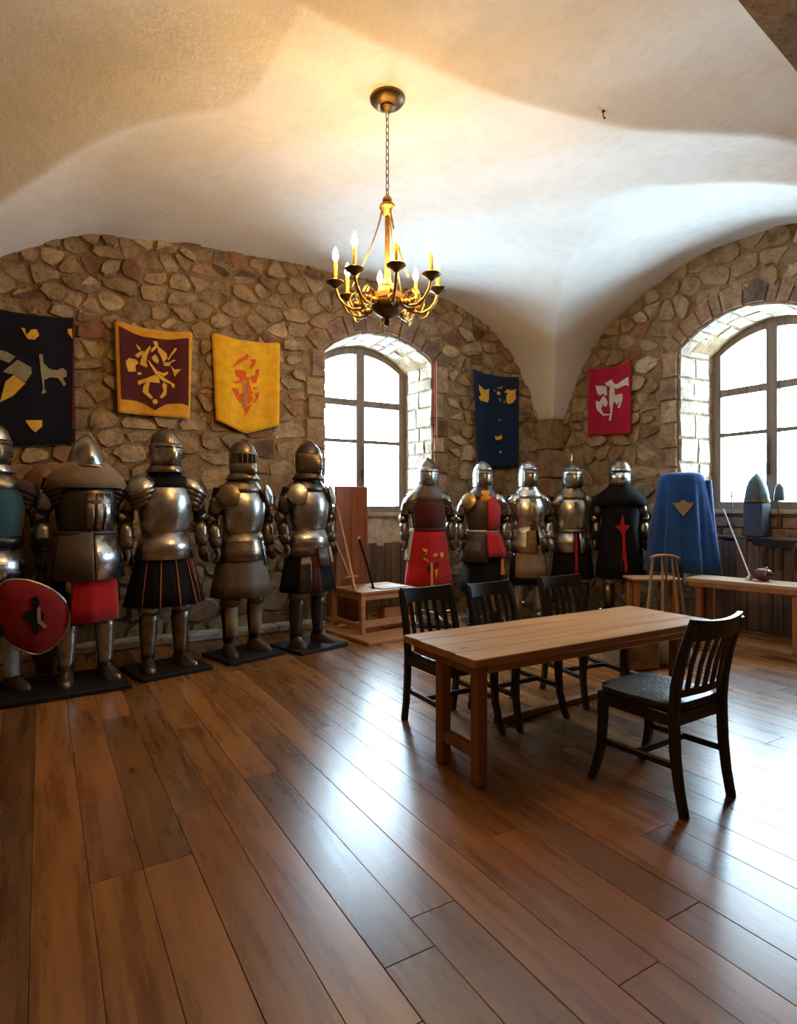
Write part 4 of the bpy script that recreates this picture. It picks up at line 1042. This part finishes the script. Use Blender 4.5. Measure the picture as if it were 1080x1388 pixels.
root = empty('tall_shield', (.02, 5.62, .0)); root.rotation_euler = (R(-4), 0, R(4)); tag(root, 'tall narrow brown wooden shield standing between the two leftmost suits', 'shield')
m = MB(); rr = []
for z, w_ in ((.0,.05),(.3,.12),(.8,.17),(1.2,.19),(1.45,.185),(1.6,.13),(1.67,.05)):
    rr.append([(w_*t, -.05*(1-t*t)-.0, z) for t in (-1,-.6,-.2,.2,.6,1)])
m.loft(rr, False); m.build('face', wood('shield_wood', (.13,.05,.02), (.24,.10,.04), 2, .5), root, 60, .012)
m = MB(); m.bar([(0,-.06,.15),(0,-.062,1.55)], .02, .012); m.build('rib', M['leatherb'], root)

# ---- the group in the corner
f = figure('armour_suit', 'pointed helmet armour in a long red painted surcoat beside the first window', 3.76, 5.66, -22, 1.86, S='steeld', S2='steel', hel='pointed', P='steeld', P2='steeld', breast='maroon', glove='leatherb', big=1.1, gorget='brownskirt', wid=.90, bw=.46)
shell('mantle', [(1.40,.205,.182),(1.47,.195,.165),(1.53,.155,.14),(1.59,.122,.13)], M['brownskirt'], f)
shell('chest_panel', [(1.06,.185,.162),(1.2,.205,.186,.01),(1.34,.21,.186,.01),(1.42,.195,.168)], M['maroon'], f, (-60,60), 20)
skirt(f, M['red'], 1.07, .37, .195, .30, (-75,75), .035, 6, 'surcoat_skirt', .5); skirt(f, M['navy'], 1.07, .50, .19, .25, (75,285), .05, 8, 'rear_cloth')
skirt(f, M['white'], 1.08, .72, .205, .275, (-88,-58), .03, 12, 'white_sash', 1); belt(f, M['maroon'], 1.07, .20, .172, .03)
def emb(f, polys, mt, rx0, name='emblem'):
    for P in polys:
        sf = lambda x_, z_: (x_, -math.sqrt(max(.001, 1-(x_/(rx0+.12*(1.07-z_)))**2))*(rx0*.8+.115*(1.07-z_))-.022, z_)
        plate(name, P, sf, M[mt], f, .006)
emb(f, [[(-.10,.86),(-.04,.85),(-.06,.78),(-.03,.70),(-.09,.74),(-.07,.80)],[(.02,.79),(.05,.81),(.08,.78),(.03,.76)],[(.10,.80),(.14,.82),(.15,.78),(.12,.74)],[(-.012,.70),(.012,.70),(.008,.40),(-.014,.40)],[(.04,.62),(.07,.63),(.05,.52)]], 'goldp', .2)
emb(f, [[(-.06,.66),(-.01,.67),(-.02,.58),(-.05,.60)],[(.04,.70),(.10,.71),(.07,.64)],[(-.09,.83),(-.06,.82),(-.05,.74),(-.08,.77)]], 'maroon', .2)

f = figure('armour_suit', 'round helmet armour in a half red half brown coat with a white waist cord', 4.36, 5.42, -24, 1.845, S='steel', S2='steelb', hel='open', P='steelb', P2='steeld', breast='leatherb', glove='leatherb', big=1.05, gorget='leatherb', wid=.88, foot='hose', bw=.46)
shell('red_coat_half', [(1.06,.186,.152,.014),(1.2,.206,.179,.022,-.004),(1.30,.213,.182,.022,-.006),(1.38,.206,.170,.016,-.004),(1.44,.178,.150,.008),(1.485,.13,.132,0,.002)], M['red'], f, (2,88), 22, sq=2.25)
shell('orange_collar', [(1.40,.19,.165,.01),(1.46,.165,.148,.008),(1.53,.12,.125)], M['amber'], f, (-22,26), 12)
belt(f, M['white'], 1.055, .188, .155, .028); besagew(f, -1, M['brass'])
skirt(f, M['red'], 1.04, .76, .195, .30, (0,100), .04, 9, 'red_coat_skirt'); skirt(f, M['leatherb'], 1.04, .70, .195, .275, (100,360), .05, 9, 'brown_coat_skirt')
skirt(f, M['hose'], .85, .34, .21, .25, fold=.05, k=7, name='underskirt'); fauld(f, M['leatherb'], .95, .70, .262, .29, 1, (-62,-18), 'satchel')
m = MB(); m.bar([(.17,-.22,.74),(.18,-.225,.56)], [.02,.05], .012); m.build('tassel', M['amber'], f)

f = figure('armour_suit', 'bright round helmet armour with long belly plates and a tan hide skirt', 4.87, 5.22, -24, 1.855, S='steelb', S2='steel', hel='open', P='steelb', P2='steel', breast='steelb', glove='steel', gorget='steelb', wid=.85, bw=.46)
fauld(f, M['steel'], 1.10, .80, .182, .225, 4, (-85,14), 'belly_plate'); fauld(f, M['steelb'], 1.10, .79, .186, .245, 1, (22,88), 'hip_plate')
shell('gilt_strip', [(1.06,.186,.172,.014),(1.2,.203,.190,.022,-.004),(1.32,.210,.192,.020,-.006),(1.42,.185,.16,.01)], M['brass'], f, (-10,10), 6, sq=2.25)
fauld(f, M['brass'], 1.09, .84, .186, .226, 4, (-12,8), 'gilt_buckles')
skirt(f, M['tan'], .88, .50, .205, .225, (-58,52), .02, 8, 'hide_skirt'); skirt(f, M['hose'], .92, .42, .19, .225, fold=.03, k=8)

f = figure('armour_suit', 'spiked helmet armour with gilt chest mark and black skirt split by a red line', 5.345, 4.985, -34, 1.84, S='steeld', S2='steel', hel='pointed', P='steel', P2='steeld', breast='steel', glove='steel', gorget='steeld', wid=.85, bw=.46, hose='hose')
m = MB(); m.tube([(0,.03,1.89),(0,.035,1.99)], [.012,.002], 8); m.build('spike', M['steel'], f)
fauld(f, M['steel'], 1.07, .80, .182, .232, 1, (-95,-6), 'tasset'); fauld(f, M['steelb'], 1.07, .80, .182, .232, 1, (14,95), 'tasset'); fauld(f, M['steeld'], 1.08, 1.03, .182, .19, 1)
plate('gilt_mark', [(-.02,1.40),(.015,1.405),(.022,1.36),(.0,1.33),(.022,1.30),(.018,1.25),(-.005,1.22),(-.022,1.26),(-.004,1.30),(-.024,1.34)], lambda x_, z_: (x_, -.208, z_), M['brass'], f, .02)
skirt(f, M['black'], .95, .48, .19, .245, fold=.05, k=8); skirt(f, M['crimson'], 1.02, .49, .19, .245, (-3,5), 0, 8, 'red_line', yr=.87)

f = figure('armour_suit', 'round steel helmet armour in a black robe with a long red cross', 5.70, 4.60, -42, 1.86, S='steeld', S2='steelb', hel='dome', P='steeld', P2='black', breast='black', glove='black', gorget='black', wid=.87, bw=.46, foot='hose', hose='black', greave=False)
shell('shoulder_cape', [(1.34,.30,.20),(1.42,.285,.195),(1.49,.225,.165),(1.55,.15,.135),(1.60,.115,.125)], M['black'], f)
shell('robe', [(.50,.275,.225,0,0,.05),(.70,.255,.21,0,0,.04),(.92,.225,.185,0,0,.03),(1.08,.20,.168,0,0,.012),(1.25,.212,.180),(1.42,.205,.165)], M['black'], f, n=64, k=9, solid=.006, sharp=70)
sf = lambda x_, z_: (x_, -.196-.03*max(0,(1.05-z_)/.5)-.004, z_)
plate('red_cross', [(-.012,1.20),(.0,1.23),(.012,1.20),(.02,1.12),(.075,1.115),(.06,1.08),(.03,1.05),(.022,1.0),(.028,.85),(.05,.62),(.012,.56),(-.02,.63),(.0,.85),(-.004,1.0),(-.03,1.06),(-.06,1.085),(-.085,1.11),(-.025,1.12)], sf, M['red'], f, .012)
# ================================================================ BANNERS
def banner(name, label, mp, C, mat, polys, crop=None, sag=.035, bot=None, wave=.012, extra_parts=(), face=1, seed=0, d0=.075, split=False):
    """C: four corners TL, TR, BR, BL in wall coordinates; polys: (part name, material, crop quad coordinates)"""
    rg = random.Random(seed); TL, TR, BR, BL = [Vector(p) for p in C]; ph = rg.uniform(0,6)
    root = empty(name, mp((TL.x+TR.x)/2, min(BL.y, BR.y), .03)); rl = root.location.copy(); tag(root, label, 'banner', 'heraldic banners on the walls')
    def P(u, v, e=0):
        a = TL.lerp(TR, u); b = BL.lerp(BR, u); p = a.lerp(b, v)
        z = p.y - sag*4*u*(1-u)*(1-v) - (bot(u)*v**2 if bot else 0)
        d = d0 + wave*sin(u*7+ph+v*1.5)*(.4+.6*v) + .5*wave*sin(u*15+ph) + .01*v
        return Vector(mp(p.x, z, d+e)) - rl
    nu, nv = 22, 26; m = MB(); m.v = [tuple(P(i/nu, j/nv)) for j in range(nv+1) for i in range(nu+1)]
    for j in range(nv):
        for i in range(nu): k = j*(nu+1)+i; f = (k, k+1, k+nu+2, k+nu+1); m.f.append(f if face > 0 else tuple(reversed(f)))
    m.build('cloth', M[mat], root, None, .005).data.shade_smooth()
    q = [Vector(p) for p in crop] if crop else None
    def uv(x_, y_):
        u = v = .5
        for _ in range(8):
            a = q[0].lerp(q[1], u); b = q[3].lerp(q[2], u); p = a.lerp(b, v); du = (q[1]-q[0]).lerp(q[2]-q[3], v); dv = b-a
            ex, ey = x_-p.x, y_-p.y; det = du.x*dv.y-du.y*dv.x
            u += (ex*dv.y-ey*dv.x)/det; v += (du.x*ey-du.y*ex)/det
        return max(.004, min(.996, u)), max(.004, min(.996, v))
    by = {}
    for nm, mt, lay, pl in polys: by.setdefault((nm, mt, lay, len(by) if split else 0), []).append(pl)
    for (nm, mt, lay, _), pls in by.items():
        bm = bmesh.new()
        for pl in pls:
            pts = [uv(*p) for p in pl]; v3 = [Vector((a, b, 0)) for a, b in pts]
            vs = [bm.verts.new((a, b, 0)) for a, b in pts]
            for t in tessellate_polygon([v3]):
                try: bm.faces.new([vs[i] for i in t])
                except ValueError: pass
        for _ in range(3):
            es = [e for e in bm.edges if e.calc_length() > .07]
            if es: bmesh.ops.subdivide_edges(bm, edges=es, cuts=1)
            bmesh.ops.triangulate(bm, faces=bm.faces[:])
        for v in bm.verts: v.co = P(v.co.x, v.co.y, .004+.004*lay)
        bmesh.ops.recalc_face_normals(bm, faces=bm.faces[:])
        me = bpy.data.meshes.new(nm); bm.to_mesh(me); bm.free(); link(nm, me, M[mt], root, None, .002)
    for u in (.01, .99):
        m = MB(); c = P(u, .0); a, b = Vector(mp(0,0,0)), Vector(mp(0,0,1)); n_ = (b-a).normalized(); m.tube([c-n_*.035+Vector((0,0,-.005)), c+n_*.012+Vector((0,0,-.005))], [.006,.008], 7); m.build('nail', M['iron'], root)
    return root
def disc(x_, y_, r_, n=12): return [(x_+r_*cos(2*pi*i/n), y_+r_*sin(2*pi*i/n)) for i in range(n)]
G = ('emblem','goldp',2)
b1 = [[(325,345),(380,390),(385,425),(350,410)],[(315,480),(370,435),(425,425),(400,470),(345,515)],[(400,470),(450,400),(490,355),(495,385),(455,480),(440,560),(455,595),(450,625),(370,590),(385,530)],[(210,570),(250,525),(330,535),(355,575),(320,610),(325,680),(240,690),(215,610)],[(340,690),(385,680),(390,715),(345,715)],[(455,535),(475,540),(600,710),(770,830),(765,870),(740,865),(720,820),(640,790),(590,745),(540,690)],[(520,310),(560,300),(585,330),(575,375),(520,430),(500,440),(500,400),(545,360)],[(575,360),(600,380),(680,450),(690,510),(640,560),(620,500),(600,460),(580,430)],[(500,500),(550,460),(590,530),(580,575),(530,550)],[(640,560),(720,560),(760,530),(790,545),(740,560),(710,605),(650,600)],[(690,530),(720,475),(780,395),(805,400),(790,430),(740,480),(705,535)],[(720,595),(770,650),(850,655),(800,700),(770,740),(750,660)],[(570,660),(640,690),(690,670),(695,700),(640,730),(590,690)],[(345,790),(450,750),(545,710),(590,750),(595,810),(480,800),(470,870),(465,920),(520,990),(490,1005),(400,920),(410,850),(440,800),(370,830),(350,840)],[(640,800),(680,830),(670,950),(620,995),(590,980),(640,910),(625,830)],disc(540,1035,30)]
fld = [(135,160),(270,210),(400,250),(700,285),(950,295),(930,1085),(860,1060),(750,1055),(660,1065),(600,1100),(540,1140),(480,1100),(420,1055),(320,1025),(160,1020)]
banner('banner', 'maroon banner with a gold border and tangled gold rider emblem', mapA, [(.59,3.10),(1.30,3.095),(1.272,2.215),(.617,2.225)], 'gold', [('field','maroon',1,fld)]+[(*G,p) for p in b1], [(90,95),(1000,225),(945,1235),(125,1180)], seed=1)
red = ('emblem','orange',1)
b2 = [[(530,300),(555,330),(540,370),(470,400),(420,440),(345,490),(400,420),(430,375),(500,340)],[(385,510),(440,500),(520,510),(520,590),(450,590),(400,580)],[(550,370),(640,370),(650,410),(590,490),(560,480),(600,400)],[(345,650),(420,640),(450,600),(490,640),(400,670)],[(530,610),(560,640),(590,740),(620,770),(540,790),(525,700)],[(350,730),(420,720),(440,780),(480,880),(420,840)],[(640,500),(690,490),(680,560),(650,660),(600,650),(640,580)],[(600,700),(690,720),(620,730)],[(640,770),(690,770),(690,820),(640,880),(600,890),(650,830)],[(490,910),(600,900),(530,990)],[(430,560),(560,590),(600,560),(560,620),(450,620)],[(540,800),(600,790),(610,850),(560,890),(540,880)],[(430,790),(480,760),(485,870)],[(600,560),(640,600),(620,650),(590,610)]]
banner('banner', 'plain bright yellow banner with a red crest and pointed hem', mapA, [(1.492,3.12),(2.213,3.115),(2.195,2.21),(1.528,2.235)], 'yellow', [(*red,p) for p in b2]+[('sword_mark','tan',2,[(495,650),(520,640),(525,910),(490,910)])], [(110,85),(950,185),(930,1220),(165,1160)], bot=lambda u: .12*(1-abs(u-.47)/.53), seed=2, wave=.016)
b3 = [[(140,320),(195,360),(225,370),(270,350),(265,410),(270,460),(255,515),(160,505),(135,470),(170,440),(145,390)],[(455,385),(490,355),(530,375),(590,365),(585,430),(595,480),(540,530),(490,535),(475,490),(480,430),(500,400),(470,400)],[(440,510),(470,490),(455,520)],[(335,900),(370,915),(415,895),(420,940),(375,955),(340,945)],[(355,390),(380,375),(405,390),(400,420),(370,420)],[(370,330),(390,320),(385,350)],[(405,330),(435,310),(415,350)],[(325,350),(340,370),(330,390)],[(385,450),(405,470),(415,510),(395,480)]]
banner('banner', 'tall navy banner with two gold eagles hanging near the corner pier', mapA, [(4.845,3.13),(5.632,3.115),(5.632,1.90),(4.91,1.905)], 'navy', [(*G,p) for p in b3]+[('pale_marks','white',2,disc(393,718,10)),('pale_marks','white',2,[(380,1085),(415,1085),(400,1120)])], [(80,150),(640,225),(630,1290),(140,1250)], bot=lambda u: .05*(1-abs(u-.45)/.55), seed=3)
b4 = [[(225,490),(350,480),(400,500),(410,630),(370,640),(340,600),(300,640),(260,630)],[(370,440),(470,375),(510,450),(560,460),(725,370),(730,520),(700,490),(560,540),(520,510),(400,480)],[(450,500),(520,500),(520,620),(530,720),(500,780),(490,900),(465,1040),(440,1040),(465,900),(445,780),(440,640)],[(520,630),(650,620),(650,720),(610,845),(570,845),(610,740),(560,790),(525,740)],[(230,730),(290,740),(330,660),(370,650),(420,740),(410,800),(370,820),(350,770),(310,850),(350,930),(460,935),(450,955),(350,965),(250,880),(235,820)]]
banner('banner', 'crimson banner with a white mounted figure on the right wall', mapB, [(5.516,3.16),(4.857,3.135),(4.857,2.232),(5.516,2.27)], 'crimson', [('emblem','white',1,p) for p in b4], [(115,240),(755,120),(750,1250),(115,1290)], seed=4)
b0g = [[(185,230),(215,225),(230,290),(270,240),(320,235),(340,290),(300,330),(240,325)],[(595,240),(635,235),(640,330),(600,275)],[(0,905),(45,720),(115,655),(215,725),(110,840)],[(205,1060),(350,1050),(350,1110),(290,1165),(250,1130)]]
b0b = [[(25,630),(150,515),(265,580),(270,630),(215,715),(110,650),(50,640)],[(0,440),(60,450),(130,490),(80,550),(0,520)],[(335,460),(365,460),(375,540),(425,590),(490,600),(540,580),(580,610),(575,660),(540,670),(570,725),(550,745),(500,670),(430,665),(375,690),(375,770),(395,800),(350,820),(365,760),(350,640)]]
banner('banner', 'large dark navy banner with gold charges at the left edge', mapA, [(-.75,3.14),(.255,3.07),(.265,1.92),(-.75,1.82)], 'darknavy', [('gold_charge','goldp',2,p) for p in b0g]+[('pale_charge','beige',2,p) for p in b0b]+[('edging','red',1,[(652,150),(662,150),(630,1120),(620,1120)])], [(-500,20),(660,140),(640,1250),(-500,1330)], sag=.06, seed=5, split=True)
# narrow ribbon at the window jamb
root = empty('ribbon', (4.285, WA-.035, 2.1)); tag(root, 'narrow red and white ribbon hanging on the edge of the first window recess', 'ribbon')
m = MB(); m.bar([(-.012,0,1.07),(-.008,-.004,.5),(0,0,0)], .016, .008); m.build('red_band', M['red'], root)
m = MB(); m.bar([(.006,0,1.07),(.008,-.004,.5),(.014,0,.02)], .012, .006); m.build('white_band', M['white'], root)

hz = vault(3.31, 2.81); root = empty('ceiling_hook', (3.31, 2.81, hz-.05)); tag(root, 'tiny dark iron hook in the vault to the right of the chandelier', 'hook')
m = MB(); m.tube([(0,0,.06),(0,0,.02),(.008,0,.004),(.018,0,.004),(.022,0,.016)], .004, 6); m.build('hook', M['iron'], root)
m = MB(); m.lathe([(.012,.044),(.014,.05),(.014,.06)], 10); m.build('plate', M['iron'], root)
